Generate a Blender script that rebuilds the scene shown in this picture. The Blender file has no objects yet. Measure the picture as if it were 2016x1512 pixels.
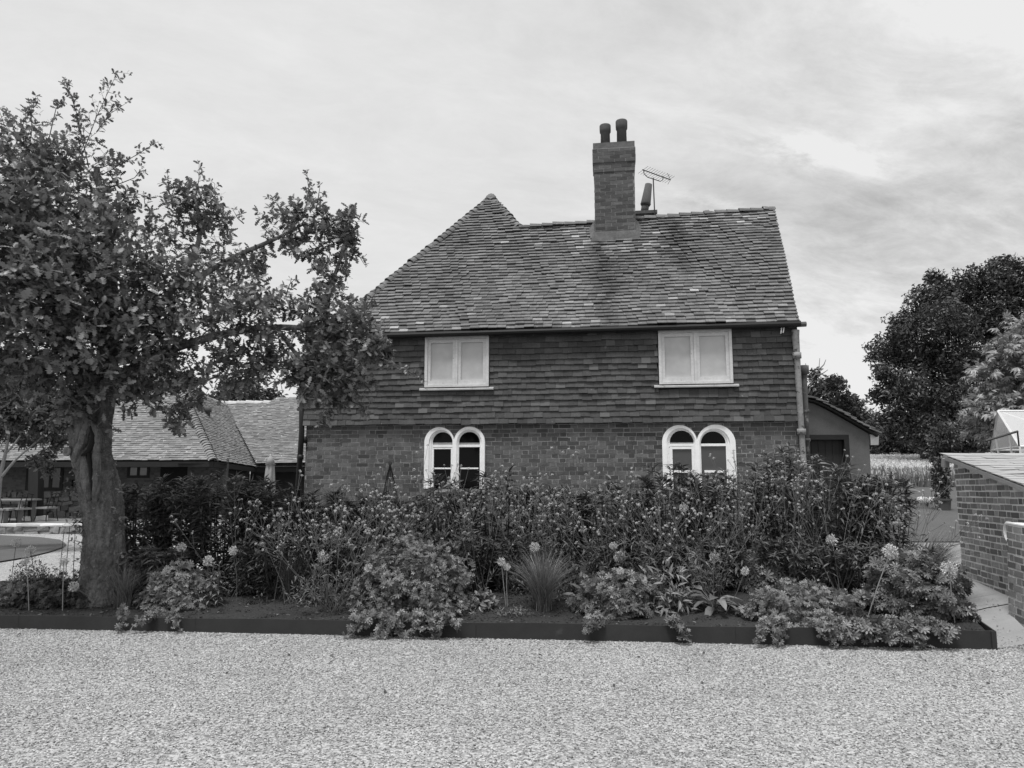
import bpy, math
import numpy as np
from mathutils import Vector
rad = math.radians
# ------------------------------------------------------------------ camera, sky, sun
F, CU, CV, HZ, EYE = 1398.0, 1008.0, 756.0, 930.0, 1.6
PITCH = math.atan((HZ - CV) / F)
sc = bpy.context.scene
cd = bpy.data.cameras.new("camera"); cam = bpy.data.objects.new("camera", cd)
sc.collection.objects.link(cam); sc.camera = cam
cam.location = (0, 0, EYE); cam.rotation_euler = (math.pi / 2 + PITCH, 0, 0)
cd.sensor_fit = 'HORIZONTAL'; cd.sensor_width = 36; cd.lens = 36 * F / 2016
cd.clip_start = .05; cd.clip_end = 3000
sc.cycles.use_denoising = True
vs = sc.view_settings
vs.view_transform = 'Standard'; vs.look = 'None'; vs.gamma = 1; vs.exposure = 0; vs.use_curve_mapping = False

SUN_EL, SUN_AZ = 71, 206        # azimuth clockwise from +Y (high behind the camera, a little to the left)
w = bpy.data.worlds.new("World"); sc.world = w; w.use_nodes = True
nt = w.node_tree; nt.nodes.clear()
def wn(t, **k):
    n = nt.nodes.new(t)
    for a, b in k.items(): setattr(n, a, b)
    return n
def wmath(op, a, b=None, c=None):
    n = wn('ShaderNodeMath', operation=op)
    for i, x in enumerate((a, b, c)):
        if x is None: continue
        if isinstance(x, (int, float)): n.inputs[i].default_value = x
        else: nt.links.new(x, n.inputs[i])
    return n.outputs[0]
out = wn('ShaderNodeOutputWorld'); bg = wn('ShaderNodeBackground')
sky = wn('ShaderNodeTexSky', sky_type='NISHITA'); sky.sun_disc = False
sky.sun_elevation = rad(SUN_EL); sky.sun_rotation = rad(SUN_AZ)
bw = wn('ShaderNodeRGBToBW'); nt.links.new(sky.outputs[0], bw.inputs[0])
tc = wn('ShaderNodeTexCoord'); sx = wn('ShaderNodeSeparateXYZ'); nt.links.new(tc.outputs['Generated'], sx.inputs[0])
den = wmath('ADD', wmath('MAXIMUM', sx.outputs[2], 0.0), .22)
px_ = wmath('DIVIDE', sx.outputs[0], den); py_ = wmath('DIVIDE', sx.outputs[1], den)
def cnoise(scx, scy, offs, detail, rough, dist, rot=0.0):
    cb = wn('ShaderNodeCombineXYZ')
    ca, sa = math.cos(rot), math.sin(rot)
    nt.links.new(wmath('ADD', wmath('MULTIPLY', px_, scx * ca), wmath('MULTIPLY', py_, scx * sa)), cb.inputs[0])
    nt.links.new(wmath('ADD', wmath('MULTIPLY', px_, -scy * sa), wmath('MULTIPLY', py_, scy * ca)), cb.inputs[1])
    cb.inputs[2].default_value = offs
    n = wn('ShaderNodeTexNoise'); nt.links.new(cb.outputs[0], n.inputs['Vector'])
    n.inputs['Scale'].default_value = 1; n.inputs['Detail'].default_value = detail
    n.inputs['Roughness'].default_value = rough; n.inputs['Distortion'].default_value = dist
    return n.outputs[0]
n1 = cnoise(.75, 1.2, 3.1, 7, .55, .3, .3)
n2 = cnoise(2.6, 4.6, 9.4, 10, .66, .5, .3)
right = wn('ShaderNodeMapRange', interpolation_type='SMOOTHSTEP'); nt.links.new(px_, right.inputs[0])
right.inputs[1].default_value = -.3; right.inputs[2].default_value = 1.1
n3 = cnoise(7, 11, 5.5, 8, .7, .4, .3)
mix = wmath('ADD', wmath('ADD', wmath('MULTIPLY', n1, .46), wmath('MULTIPLY', n2, .36)), wmath('MULTIPLY', n3, .18))
dv = wmath('SUBTRACT', mix, .5)
amp = wmath('ADD', wmath('MULTIPLY', right.outputs[0], 1.55), .6)
lowb = wmath('MULTIPLY', wmath('POWER', wmath('SUBTRACT', 1.0, wmath('MAXIMUM', sx.outputs[2], 0.0)), 5.0), .13)
val = wmath('ADD', wmath('ADD', wmath('MULTIPLY', wmath('MULTIPLY', dv, amp), 1.0), lowb), .785)
val = wmath('SUBTRACT', val, wmath('MULTIPLY', right.outputs[0], .075))
def wisp(u, v, lx, ly, amt):      # one brighter streak of cloud
    x, y = (u - CU) / F, (CV - v) / F
    d = Vector((x, math.cos(PITCH) - y * math.sin(PITCH), math.sin(PITCH) + y * math.cos(PITCH))).normalized(); k = d.z + .22; X0, Y0 = d.x / k, d.y / k
    da, db = wmath('SUBTRACT', px_, X0), wmath('SUBTRACT', py_, Y0)
    q = wmath('ADD', wmath('POWER', wmath('ABSOLUTE', wmath('DIVIDE', wmath('ADD', da, wmath('MULTIPLY', db, .35)), lx)), 2.0), wmath('POWER', wmath('ABSOLUTE', wmath('DIVIDE', wmath('SUBTRACT', db, wmath('MULTIPLY', da, .25)), ly)), 2.0))
    g = wmath('POWER', 2.718, wmath('MULTIPLY', q, -1.0)); return wmath('MULTIPLY', g, wmath('MULTIPLY', wmath('MAXIMUM', wmath('SUBTRACT', wmath('ADD', n2, n3), .72), 0.0), amt))
for w_ in ((1610, 305, .15, .045, .75), (1400, 400, .12, .03, .6), (1900, 590, .2, .05, .3)): val = wmath('ADD', val, wisp(*w_))
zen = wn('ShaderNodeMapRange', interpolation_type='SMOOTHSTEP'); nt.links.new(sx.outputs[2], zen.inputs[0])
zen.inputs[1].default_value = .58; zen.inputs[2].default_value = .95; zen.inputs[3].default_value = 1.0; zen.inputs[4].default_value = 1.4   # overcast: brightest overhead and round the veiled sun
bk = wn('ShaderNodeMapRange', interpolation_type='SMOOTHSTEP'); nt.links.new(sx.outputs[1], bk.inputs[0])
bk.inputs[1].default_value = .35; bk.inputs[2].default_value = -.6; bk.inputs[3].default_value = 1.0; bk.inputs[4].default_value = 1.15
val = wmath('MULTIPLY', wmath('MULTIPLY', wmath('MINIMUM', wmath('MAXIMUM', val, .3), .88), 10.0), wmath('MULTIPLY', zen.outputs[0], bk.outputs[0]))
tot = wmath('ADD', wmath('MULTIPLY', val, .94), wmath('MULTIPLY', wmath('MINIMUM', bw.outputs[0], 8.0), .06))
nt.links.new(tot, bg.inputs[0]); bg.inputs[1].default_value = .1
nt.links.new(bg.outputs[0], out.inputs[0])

sd = bpy.data.lights.new("sun", 'SUN'); so = bpy.data.objects.new("sun", sd); sc.collection.objects.link(so)
sd.energy = 3.5; sd.angle = rad(14); sd.color = (1, 1, 1)
a, e = rad(SUN_AZ), rad(SUN_EL)
sdir = Vector((math.sin(a) * math.cos(e), math.cos(a) * math.cos(e), math.sin(e)))
so.rotation_euler = sdir.to_track_quat('Z', 'Y').to_euler(); so.location = (0, 0, 30)

# ------------------------------------------------------------------ helpers
R = np.random.default_rng
col = sc.collection
def A(*x): return np.array(x, float)
def nrm(v):
    v = np.asarray(v, float); return v / (np.linalg.norm(v, axis=-1, keepdims=True) + 1e-12)
def ray(u, v):
    x, y = (u - CU) / F, (CV - v) / F
    return A(x, math.cos(PITCH) - y * math.sin(PITCH), math.sin(PITCH) + y * math.cos(PITCH))
O = A(0, 0, EYE)
def at(u, v, Y):
    r = ray(u, v); return O + r * (Y / r[1])
def sstep(x, a, b):
    t = np.clip((np.asarray(x, float) - a) / (b - a), 0, 1); return t * t * (3 - 2 * t)
def gz(x, y):
    zl = np.interp(y, [7.4, 12, 23, 60], [0, -.12, -.36, -.36])
    zr = np.interp(y, [7.2, 9, 15, 23, 35, 65, 150, 400], [0, .06, .15, .36, .9, 2.7, 6, 9])
    k = sstep(x, 0, 6)
    z = zl * (1 - k) + zr * k
    return z + .16 * sstep(x, 4.7, 5.6) * sstep(y, 6.9, 7.7) * (1 - sstep(y, 9, 14))
def gp(u, v, dz=0.0):
    r = ray(u, v); lo = 0.0; t = .5
    while t < 300:
        p = O + r * t
        if p[2] < gz(p[0], p[1]) + dz: break
        lo = t; t *= 1.02
    hi = t
    for _ in range(30):
        m = (lo + hi) / 2; p = O + r * m
        if p[2] < gz(p[0], p[1]) + dz: hi = m
        else: lo = m
    return O + r * hi
def mkmesh(name, V, Fs, mat=None, parent=None, smooth=False):
    """V (n,3); Fs list of (m,k) index arrays -> ONE mesh object"""
    V = np.asarray(V, np.float32)
    Fs = [np.asarray(f, np.int32) for f in (Fs if isinstance(Fs, list) else [Fs])]
    Fs = [f for f in Fs if f.size]
    me = bpy.data.meshes.new(name)
    me.vertices.add(len(V)); me.vertices.foreach_set('co', V.ravel())
    flat = np.concatenate([f.ravel() for f in Fs]); tot = np.concatenate([np.full(len(f), f.shape[1]) for f in Fs])
    st = np.concatenate([[0], np.cumsum(tot)[:-1]])
    me.loops.add(len(flat)); me.loops.foreach_set('vertex_index', flat)
    me.polygons.add(len(tot)); me.polygons.foreach_set('loop_start', st.astype(np.int32))
    me.polygons.foreach_set('use_smooth', np.full(len(tot), bool(smooth)))
    me.update(calc_edges=True); me.validate()
    if mat: me.materials.append(mat)
    o = bpy.data.objects.new(name, me); col.objects.link(o)
    if parent is not None: o.parent = parent
    return o
class MB:
    def __init__(s): s.V = []; s.F = {}; s.n = 0
    def add(s, V, F_, mi=0):
        V = np.asarray(V, float)
        for f in (F_ if isinstance(F_, list) else [F_]):
            f = np.asarray(f, int)
            if f.size: s.F.setdefault((f.shape[1], mi), []).append(f + s.n)
        s.V.append(V); s.n += len(V); return s
    def build(s, name, mat, parent=None, smooth=False):
        org = A(0, 0, 0) if parent is None else np.array(world_loc(parent))
        ms = mat if isinstance(mat, list) else [mat]
        Fs = [np.concatenate(f) for f in s.F.values()]
        o = mkmesh(name, np.concatenate(s.V) - org, Fs, ms[0], parent, smooth)
        if len(ms) > 1:
            for m in ms[1:]: o.data.materials.append(m)
            mi = np.concatenate([np.full(len(f), k[1]) for k, f in zip(s.F, Fs)]).astype(np.int32)
            if len(mi) == len(o.data.polygons): o.data.polygons.foreach_set('material_index', mi)
            else: print('MATERIAL INDEX MISMATCH', name)
        return o
def world_loc(o):
    l = np.zeros(3)
    while o is not None: l = l + np.array(o.location); o = o.parent
    return l
def tag(o, label=None, cat=None, group=None, kind=None):
    if label: o['label'] = label
    if cat: o['category'] = cat
    if group: o['group'] = group
    if kind: o['kind'] = kind
    return o
def thing(name, label, cat, loc=(0, 0, 0), group=None):
    o = bpy.data.objects.new(name, None); col.objects.link(o); o.location = tuple(float(q) for q in loc); o.empty_display_size = .2
    return tag(o, label, cat, group)
CUBEF = np.array([[0, 1, 3, 2], [4, 6, 7, 5], [0, 4, 5, 1], [2, 3, 7, 6], [0, 2, 6, 4], [1, 5, 7, 3]])
SG = np.array([[i, j, k] for i in (-1, 1) for j in (-1, 1) for k in (-1, 1)], float)
def boxes(C, U, V, W, jit=0, rng=None):
    """C (N,3) centres; U,V,W (N,3) half-axis vectors"""
    C, U, V, W = (np.atleast_2d(q) for q in (C, U, V, W)); N = len(C)
    P = C[:, None] + SG[None, :, :1] * U[:, None] + SG[None, :, 1:2] * V[:, None] + SG[None, :, 2:] * W[:, None]
    if jit: P = P + rng.normal(0, jit, P.shape)
    return P.reshape(-1, 3), (CUBEF[None] + 8 * np.arange(N)[:, None, None]).reshape(-1, 4)
def box(mb, c, u, v, w_): mb.add(*boxes(A(*c), A(*u), A(*v), A(*w_)))
def tube(P, r, n=6, cap=True):
    P = np.asarray(P, float); m = len(P); r = np.broadcast_to(np.asarray(r, float), (m,))
    T = nrm(np.gradient(P, axis=0)) if m > 2 else nrm(np.repeat(P[1:] - P[:1], 2, 0))
    ref = A(0, 0, 1) if abs(T[0][2]) < .9 else A(1, 0, 0)
    V = []
    for i in range(m):
        x = nrm(np.cross(T[i], ref)); y = np.cross(T[i], x)
        th = np.arange(n) * 2 * math.pi / n
        V.append(P[i] + r[i] * (np.cos(th)[:, None] * x + np.sin(th)[:, None] * y))
        ref = -y if False else ref
    V = np.concatenate(V)
    j = np.arange(n); q = [np.stack([i * n + j, i * n + (j + 1) % n, (i + 1) * n + (j + 1) % n, (i + 1) * n + j], 1) for i in range(m - 1)]
    Fs = [np.concatenate(q)]
    if cap and n != 4: Fs += [np.array([j[::-1]]), np.array([(m - 1) * n + j])]
    elif cap: Fs[0] = np.concatenate([Fs[0], [j[::-1]], [(m - 1) * n + j]])
    return V, Fs
def lathe(c, prof, n=20, axis=None):
    prof = np.asarray(prof, float); th = np.arange(n) * 2 * math.pi / n; m = len(prof)
    V = np.concatenate([np.stack([r * np.cos(th), r * np.sin(th), np.full(n, z)], 1) for r, z in prof])
    if axis is not None:
        d = nrm(A(*axis)); x = nrm(np.cross(d, A(0, 1, .001))); y = np.cross(d, x)
        V = V[:, :1] * x + V[:, 1:2] * y + V[:, 2:] * d
    j = np.arange(n)
    q = np.concatenate([np.stack([i * n + j, i * n + (j + 1) % n, (i + 1) * n + (j + 1) % n, (i + 1) * n + j], 1) for i in range(m - 1)])
    return V + A(*c), [q, np.array([j[::-1]]), np.array([(m - 1) * n + j])]
def instv(TV, TF, T, Rm, S):
    """template copies: T (N,3), Rm (N,3,3) columns x,y,z, S (N,) or (N,3)"""
    S = np.asarray(S, float); S = S[:, None, None] if S.ndim == 1 else S[:, None, :]
    V = np.einsum('nij,nkj->nki', Rm, TV[None] * S) + T[:, None]
    N = len(T); return V.reshape(-1, 3), (TF[None] + len(TV) * np.arange(N)[:, None, None]).reshape(-1, TF.shape[1])
def frames(d, up, roll=None):
    """y along d, z close to up"""
    d = nrm(d); x = np.cross(d, up); bad = np.linalg.norm(x, axis=1) < 1e-3
    x[bad] = A(1, 0, 0); x = nrm(x); z = np.cross(x, d)
    if roll is not None:
        c, s = np.cos(roll)[:, None], np.sin(roll)[:, None]; x, z = x * c + z * s, z * c - x * s
    return np.stack([x, d, z], 2)
def rdir(rng, n): return nrm(rng.normal(size=(n, 3)))

# ------------------------------------------------------------------ materials
MATS = {}
def tone(x):      # base tones were set by eye in a dimmer light: all but the whites come down together
    return x * (.6 + .4 * min(max((x - .45) / .35, 0), 1))
def mat(name, c, rough=.85, isl=0.0, nz=(), bump=None, spots=None, spec=.3, trans=0.0, attr=None, emis=0, metal=0, light_isl=None):
    """grey procedural material. nz: (scale, amount[, zscale]); spots: (scale, threshold, colour[, soft]); isl: per-piece spread"""
    if name in MATS: return MATS[name]
    c = tone(c); light_isl = light_isl and (light_isl[0], tone(light_isl[1]))
    spots = [(q[0], q[1], tone(q[2])) + tuple(q[3:]) for q in (spots if isinstance(spots, list) else [spots] if spots else [])]
    m = bpy.data.materials.new(name); MATS[name] = m; m.use_nodes = True
    t = m.node_tree; t.nodes.clear(); L = t.links.new
    def N(ty, **k):
        n = t.nodes.new(ty)
        for q, v in k.items(): setattr(n, q, v)
        return n
    def mth(op, a, b, c=None):
        n = N('ShaderNodeMath', operation=op)
        for i, x in enumerate((a, b, c)):
            if x is None: continue
            if isinstance(x, (int, float)): n.inputs[i].default_value = x
            else: L(x, n.inputs[i])
        return n.outputs[0]
    tc = N('ShaderNodeTexCoord'); ge = N('ShaderNodeNewGeometry')
    def noise(s, zs=1.0, detail=5, rough_=.6, xs=1.0):
        n = N('ShaderNodeTexNoise'); n.inputs['Scale'].default_value = s; n.inputs['Detail'].default_value = detail
        n.inputs['Roughness'].default_value = rough_
        mp = N('ShaderNodeMapping'); mp.inputs['Scale'].default_value = (xs, xs, zs); L(tc.outputs['Object'], mp.inputs[0]); L(mp.outputs[0], n.inputs['Vector'])
        return n.outputs[0]
    v = None
    def mul(f):
        nonlocal v
        v = mth('MULTIPLY', v, f) if v is not None else mth('MULTIPLY', f, c)
    if isl:
        mul(mth('ADD', mth('MULTIPLY', ge.outputs['Random Per Island'], 2 * isl), 1 - isl))
    for q in nz:
        s, am = q[:2]; zs = q[2] if len(q) > 2 else 1.0
        mul(mth('MAXIMUM', mth('ADD', mth('MULTIPLY', mth('SUBTRACT', noise(s, zs), .5), 2 * am), 1.0), .12))
    if attr:
        at_ = N('ShaderNodeAttribute'); at_.attribute_name = attr; mul(at_.outputs['Fac'])
    if v is None: v = mth('ADD', c, 0.0)
    if light_isl:      # a few pieces of another tone
        th, cc = light_isl
        r2 = mth('FRACT', mth('MULTIPLY', ge.outputs['Random Per Island'], 37.73), 0.0)
        k = mth('GREATER_THAN', r2, th)
        v = mth('ADD', mth('MULTIPLY', v, mth('SUBTRACT', 1.0, k)), mth('MULTIPLY', k, cc))
    for sp in (spots if isinstance(spots, list) else [spots] if spots else []):
        s, th, cc = sp[:3]; soft = sp[3] if len(sp) > 3 else .03
        mr = N('ShaderNodeMapRange'); L(noise(s, 1, 4, .65), mr.inputs[0]); mr.inputs[1].default_value = th; mr.inputs[2].default_value = th + soft
        k = mr.outputs[0]
        v = mth('ADD', mth('MULTIPLY', v, mth('SUBTRACT', 1.0, k)), mth('MULTIPLY', k, cc))
    b = N('ShaderNodeBsdfPrincipled'); o = N('ShaderNodeOutputMaterial')
    L(v, b.inputs['Base Color']); b.inputs['Roughness'].default_value = rough; b.inputs['Specular IOR Level'].default_value = spec
    b.inputs['Metallic'].default_value = metal
    if bump:
        bp = N('ShaderNodeBump'); bp.inputs['Strength'].default_value = bump[1]; bp.inputs['Distance'].default_value = bump[2] if len(bump) > 2 else .01
        L(noise(bump[0], bump[3] if len(bump) > 3 else 1), bp.inputs['Height']); L(bp.outputs[0], b.inputs['Normal'])
    if trans:
        tr = N('ShaderNodeBsdfTranslucent'); L(v, tr.inputs[0]); mx = N('ShaderNodeMixShader'); mx.inputs[0].default_value = trans
        L(b.outputs[0], mx.inputs[1]); L(tr.outputs[0], mx.inputs[2]); L(mx.outputs[0], o.inputs[0])
    else: L(b.outputs[0], o.inputs[0])
    return m
def gravel_mat(name, c, scale):
    m = bpy.data.materials.new(name); m.use_nodes = True; t = m.node_tree; L = t.links.new
    b = t.nodes['Principled BSDF']; b.inputs['Roughness'].default_value = .9; b.inputs['Specular IOR Level'].default_value = .2
    tc = t.nodes.new('ShaderNodeTexCoord'); v = t.nodes.new('ShaderNodeTexVoronoi'); v.inputs['Scale'].default_value = scale
    L(tc.outputs['Object'], v.inputs['Vector'])
    s = t.nodes.new('ShaderNodeSeparateColor'); L(v.outputs['Color'], s.inputs[0])
    r = t.nodes.new('ShaderNodeMapRange'); L(s.outputs[0], r.inputs[0]); r.inputs[3].default_value = c * .45; r.inputs[4].default_value = c * 1.55
    n = t.nodes.new('ShaderNodeTexNoise'); n.inputs['Scale'].default_value = .9; n.inputs['Detail'].default_value = 4; L(tc.outputs['Object'], n.inputs['Vector'])
    r2 = t.nodes.new('ShaderNodeMapRange'); L(n.outputs[0], r2.inputs[0]); r2.inputs[3].default_value = .8; r2.inputs[4].default_value = 1.2
    mm = t.nodes.new('ShaderNodeMath'); mm.operation = 'MULTIPLY'; L(r.outputs[0], mm.inputs[0]); L(r2.outputs[0], mm.inputs[1])
    L(mm.outputs[0], b.inputs['Base Color'])
    bp = t.nodes.new('ShaderNodeBump'); bp.inputs['Strength'].default_value = .8; bp.inputs['Distance'].default_value = .012; bp.invert = True
    L(v.outputs['Distance'], bp.inputs['Height']); L(bp.outputs[0], b.inputs['Normal'])
    return m
def glass_mat(name, base, rough=.08, spec=.4):
    return mat(name, base, rough, spec=spec, nz=((3, .15),))

# ------------------------------------------------------------------ ground sheets
def sheet(name, poly, mat_, off, step, kind='structure', rough=0.0, seed=0):
    """terrain-following sheet inside a world-space polygon [(x,y)..]"""
    poly = np.asarray(poly, float); x0, y0 = poly.min(0); x1, y1 = poly.max(0)
    import bmesh
    bm = bmesh.new(); vs_ = [bm.verts.new((p[0], p[1], 0)) for p in poly]; bm.faces.new(vs_)
    for k in np.arange(math.floor(x0 / step) * step + step, x1, step):
        bmesh.ops.bisect_plane(bm, geom=bm.verts[:] + bm.edges[:] + bm.faces[:], plane_co=(k, 0, 0), plane_no=(1, 0, 0))
    for k in np.arange(math.floor(y0 / step) * step + step, y1, step):
        bmesh.ops.bisect_plane(bm, geom=bm.verts[:] + bm.edges[:] + bm.faces[:], plane_co=(0, k, 0), plane_no=(0, 1, 0))
    for v in bm.verts: v.co.z = float(gz(v.co.x, v.co.y)) + off
    bmesh.ops.recalc_face_normals(bm, faces=bm.faces[:])
    if len(bm.faces) and bm.faces[:][0].normal.z < 0: bmesh.ops.reverse_faces(bm, faces=bm.faces[:])
    me = bpy.data.meshes.new(name); bm.to_mesh(me); bm.free(); me.materials.append(mat_)
    o = bpy.data.objects.new(name, me); col.objects.link(o); o['kind'] = kind
    return o
M_grass = mat('meadow', .13, nz=((.25, .35), (3, .3), (40, .35)), bump=(60, .6, .02))
M_lawn = mat('mown_lawn', .15, nz=((.3, .2), (4, .2), (55, .4)), bump=(80, .7, .02))
M_gravel = gravel_mat('pale_gravel', .3, 62)
M_gravel2 = gravel_mat('pale_gravel_far', .48, 45)
M_conc = mat('worn_concrete', .44, nz=((.8, .2), (6, .15), (50, .12)), bump=(40, .3, .01), spots=(2.2, .62, .27, .1))
M_soil = mat('dark_soil', .055, nz=((3, .4), (30, .6), (120, .6)), bump=(45, 1, .03), spots=(70, .74, .25, .02))
M_pave = mat('terrace_paving', .28, nz=((1, .3), (9, .3)))
xs = np.concatenate([np.linspace(-300, -40, 14), np.linspace(-36, 60, 97), np.linspace(66, 400, 30)])
ys = np.concatenate([np.linspace(-60, 0, 13), np.linspace(1, 70, 100), np.linspace(75, 900, 60)])
X, Y = np.meshgrid(xs, ys); gZ = gz(X, Y)
nx = len(xs); ii = np.arange(len(ys) - 1)[:, None] * nx + np.arange(nx - 1)[None]
gf = np.stack([ii, ii + 1, ii + nx + 1, ii + nx], -1).reshape(-1, 4)
tag(mkmesh('ground', np.stack([X, Y, gZ - .02], -1).reshape(-1, 3), gf, M_grass, smooth=True), kind='structure')
PL, PR = A(-5.31 - 2.0, 7.61 + .18), A(4.40, 6.70)
sheet('gravel_yard', [(-14, -8), (12, -8), (12, 6.55), (4.75, 6.87), (4.45, 6.72), (4.0, 6.76), (-4.3, 7.57), (-4.3, 23.2), (-30, 23.2), (-30, -8)], M_gravel, 0, .5)
lw = [gp(u, v, .02)[:2] for u, v in ((131, 1072), (118, 1063), (80, 1058), (0, 1054), (-260, 1052), (-420, 1075), (-260, 1130), (-60, 1112), (0, 1106), (55, 1097), (100, 1086), (124, 1078))]
sheet('lawn_island', lw, M_lawn, .03, .5)
for k_, (y0_, y1_) in enumerate(((6.5, 8.02), (8.035, 8.44), (8.455, 15.0))):
    xl = lambda y: float(np.interp(y, [6.74, 8.1, 9.9, 15], [4.46, 4.88, 5.32, 3.2]))
    P_ = [(4.46, 6.74), (4.78, 6.89), (12, 6.57), (12, y1_), (xl(y1_), y1_)] if k_ == 0 else [(xl(y0_), y0_), (12, y0_ + .05), (12, y1_ + .05), (xl(y1_), y1_)] + ([(5.32, 9.9)] if k_ == 2 else [])
    sheet('concrete_path', P_, M_conc, .004 + .003 * (k_ % 2), .4)
sheet('lawn', [(2.5, 15.02), (16, 15.02), (40, 34.5), (8, 36), (4, 30)], M_lawn, .03, .8)

# ------------------------------------------------------------------ masonry and tiles
class Frame:
    """plane with origin o, in-plane axes u and w, outward normal n"""
    def __init__(s, o, u, w_, n=None):
        s.o = A(*o); s.u = nrm(A(*u)); s.w = nrm(A(*w_)); s.n = nrm(np.cross(s.u, s.w)) if n is None else nrm(A(*n))
    def p(s, a, b, d=0.0): return s.o + np.multiply.outer(a, s.u) + np.multiply.outer(b, s.w) + np.multiply.outer(d, s.n)
    def hit(s, u, v, d=0.0):
        r = ray(u, v); k = np.dot(s.o + s.n * d - O, s.n) / np.dot(r, s.n); q = O + r * k - s.o
        return A(np.dot(q, s.u), np.dot(q, s.w))
    def hitw(s, u, v, d=0.0):
        a, b = s.hit(u, v, d); return s.p(a, b, d)
def spans(poly, t):
    xs_ = []
    for (a, b), (c, d) in zip(poly, np.roll(poly, -1, 0)):
        if (b <= t) != (d <= t): xs_.append(a + (t - b) * (c - a) / (d - b))
    xs_.sort(); return list(zip(xs_[::2], xs_[1::2]))
def cut(iv, holes, ta, tb):
    for h0, h1, g0, g1 in holes:
        if tb <= g0 + .015 or ta >= g1 - .015: continue
        nv = []
        for a, b in iv:
            if h1 <= a or h0 >= b: nv.append((a, b)); continue
            if h0 > a: nv.append((a, h0))
            if h1 < b: nv.append((h1, b))
        iv = nv
    return iv
def tiles(mb, fr, poly, gauge, width, thick, rng, sag=None, holes=(), over=1.8, jt=.006, mi=0, gap=.0015, tj=.004, wav=.004, slit=0.0):
    poly = np.asarray(poly, float); lo, hi = poly[:, 1].min(), poly[:, 1].max(); C, U, V, W = [], [], [], []
    k = 0; t = lo; ph = rng.uniform(0, 6.3, 3)
    while t < hi - gauge * .4:
        for a, b in cut(spans(poly, min(t + gauge * .5, hi - 1e-3)), holes, t, t + gauge):
            s = a - ((k % 2) * .5 + rng.uniform(0, .12)) * width
            while s < b:
                wd = width * rng.uniform(.94, 1.05); s0, s1 = max(s, a), min(s + wd, b); s += wd
                if s1 - s0 < .02: continue
                Lg = gauge * over; dt = rng.normal(0, jt); th = thick * rng.uniform(.85, 1.25) * (.6 if slit else 1)
                sc_ = (s0 + s1) / 2; tc_ = t + dt + Lg / 2 + wav * (math.sin(sc_ * 2.1 + ph[0]) + .7 * math.sin(sc_ * 5.3 + ph[1]) + .4 * math.sin(sc_ * 11 + ph[2]))
                d0 = (sag(sc_, tc_) if sag else 0) + rng.normal(0, thick * .12)
                tilt = ((thick * .95 + slit) / gauge if slit else thick * 1.15 / gauge * .8) + rng.normal(0, tj * 4)
                ct = 1 / math.sqrt(1 + tilt * tilt)
                wv = (fr.w - fr.n * tilt) * ct; nv = (fr.n + fr.w * tilt) * ct
                uv = nrm(fr.u + fr.w * rng.normal(0, .012) + fr.n * rng.normal(0, .012))
                C.append(fr.p(sc_, tc_, d0 + th / 2 + tilt * Lg / 2)); U.append(uv * ((s1 - s0) / 2 - gap)); V.append(wv * Lg / 2); W.append(nv * th / 2)
        t += gauge; k += 1; ph = rng.uniform(0, 6.3, 3)
    mb.add(*boxes(np.array(C), np.array(U), np.array(V), np.array(W)), mi)
def bricks(mb, fr, poly, rng, holes=(), bond='flemish', h=.075, L_=.225, mi=0, jit=.0015, proud=.0045, jw=.0054):
    poly = np.asarray(poly, float); lo, hi = poly[:, 1].min(), poly[:, 1].max(); C, U, V, W = [], [], [], []
    k = 0; t = lo
    while t < hi - .02:
        for a, b in cut(spans(poly, min(t + h * .5, hi - 1e-3)), holes, t, t + h):
            s = a - (.17 if k % 2 else .0) - rng.uniform(0, .03); q = 0
            while s < b:
                wd = L_ if bond == 'stretcher' or (q % 2 == 0) else L_ / 2
                if bond == 'stretcher' and k % 2 and q == 0: s = a - L_ / 2
                wd *= rng.uniform(.95, 1.05); s0, s1 = max(s, a), min(s + wd, b); s += wd; q += 1
                if s1 - s0 < .03: continue
                C.append(fr.p((s0 + s1) / 2, t + h / 2 + rng.normal(0, .002), -.02 + proud + rng.normal(0, .0007)))
                U.append(fr.u * ((s1 - s0) / 2 - jw)); V.append(fr.w * (h / 2 - jw + rng.normal(0, .0008))); W.append(fr.n * .02)
        t += h; k += 1
    mb.add(*boxes(np.array(C), np.array(U), np.array(V), np.array(W), jit, rng), mi)
def ngon(mb, P, mi=0): mb.add(np.array(P, float), [np.arange(len(P))[None]], mi)
def slab(mb, P, back, mi=0):
    """prism: polygon P extruded by vector back"""
    P = np.array(P, float); n = len(P); j = np.arange(n)
    mb.add(np.concatenate([P, P + back]), [j[None], (n + j[::-1])[None], np.stack([j, n + j, n + (j + 1) % n, (j + 1) % n], 1)] if n != 4 else
           [np.concatenate([j[None], (n + j[::-1])[None], np.stack([j, n + j, n + (j + 1) % n, (j + 1) % n], 1)])], mi)

M_brick = mat('old_brick', .16, isl=.36, nz=((5, .5), (45, .5)), bump=(60, .5, .006), spots=[(7, .66, .36, .06)], light_isl=(.94, .09))
M_mortar = mat('lime_mortar', .46, nz=((4, .4), (50, .3)), bump=(80, .5, .004))
M_tile = mat('clay_tile', .23, isl=.22, nz=((1.1, .4), (14, .3), (90, .4)), bump=(70, .5, .004), spots=[(9, .655, .5, .03), (40, .72, .5, .05)], light_isl=(.95, .14), rough=.9)
M_hung = mat('hung_tile', .105, isl=.3, nz=((1.2, .5), (5, .3), (30, .4)), bump=(60, .4, .003), spots=[(26, .69, .34, .03), (7, .68, .26, .05)], light_isl=(.965, .19), rough=.75)
M_dark = mat('dark_timber', .03, nz=((9, .4),))  # near-black timber tone, also used for the backing behind tiles
M_white = mat('white_paint', .86, nz=((5, .2), (38, .12)), bump=(30, .4, .006), spots=(16, .66, .4, .05), rough=.7)
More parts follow.
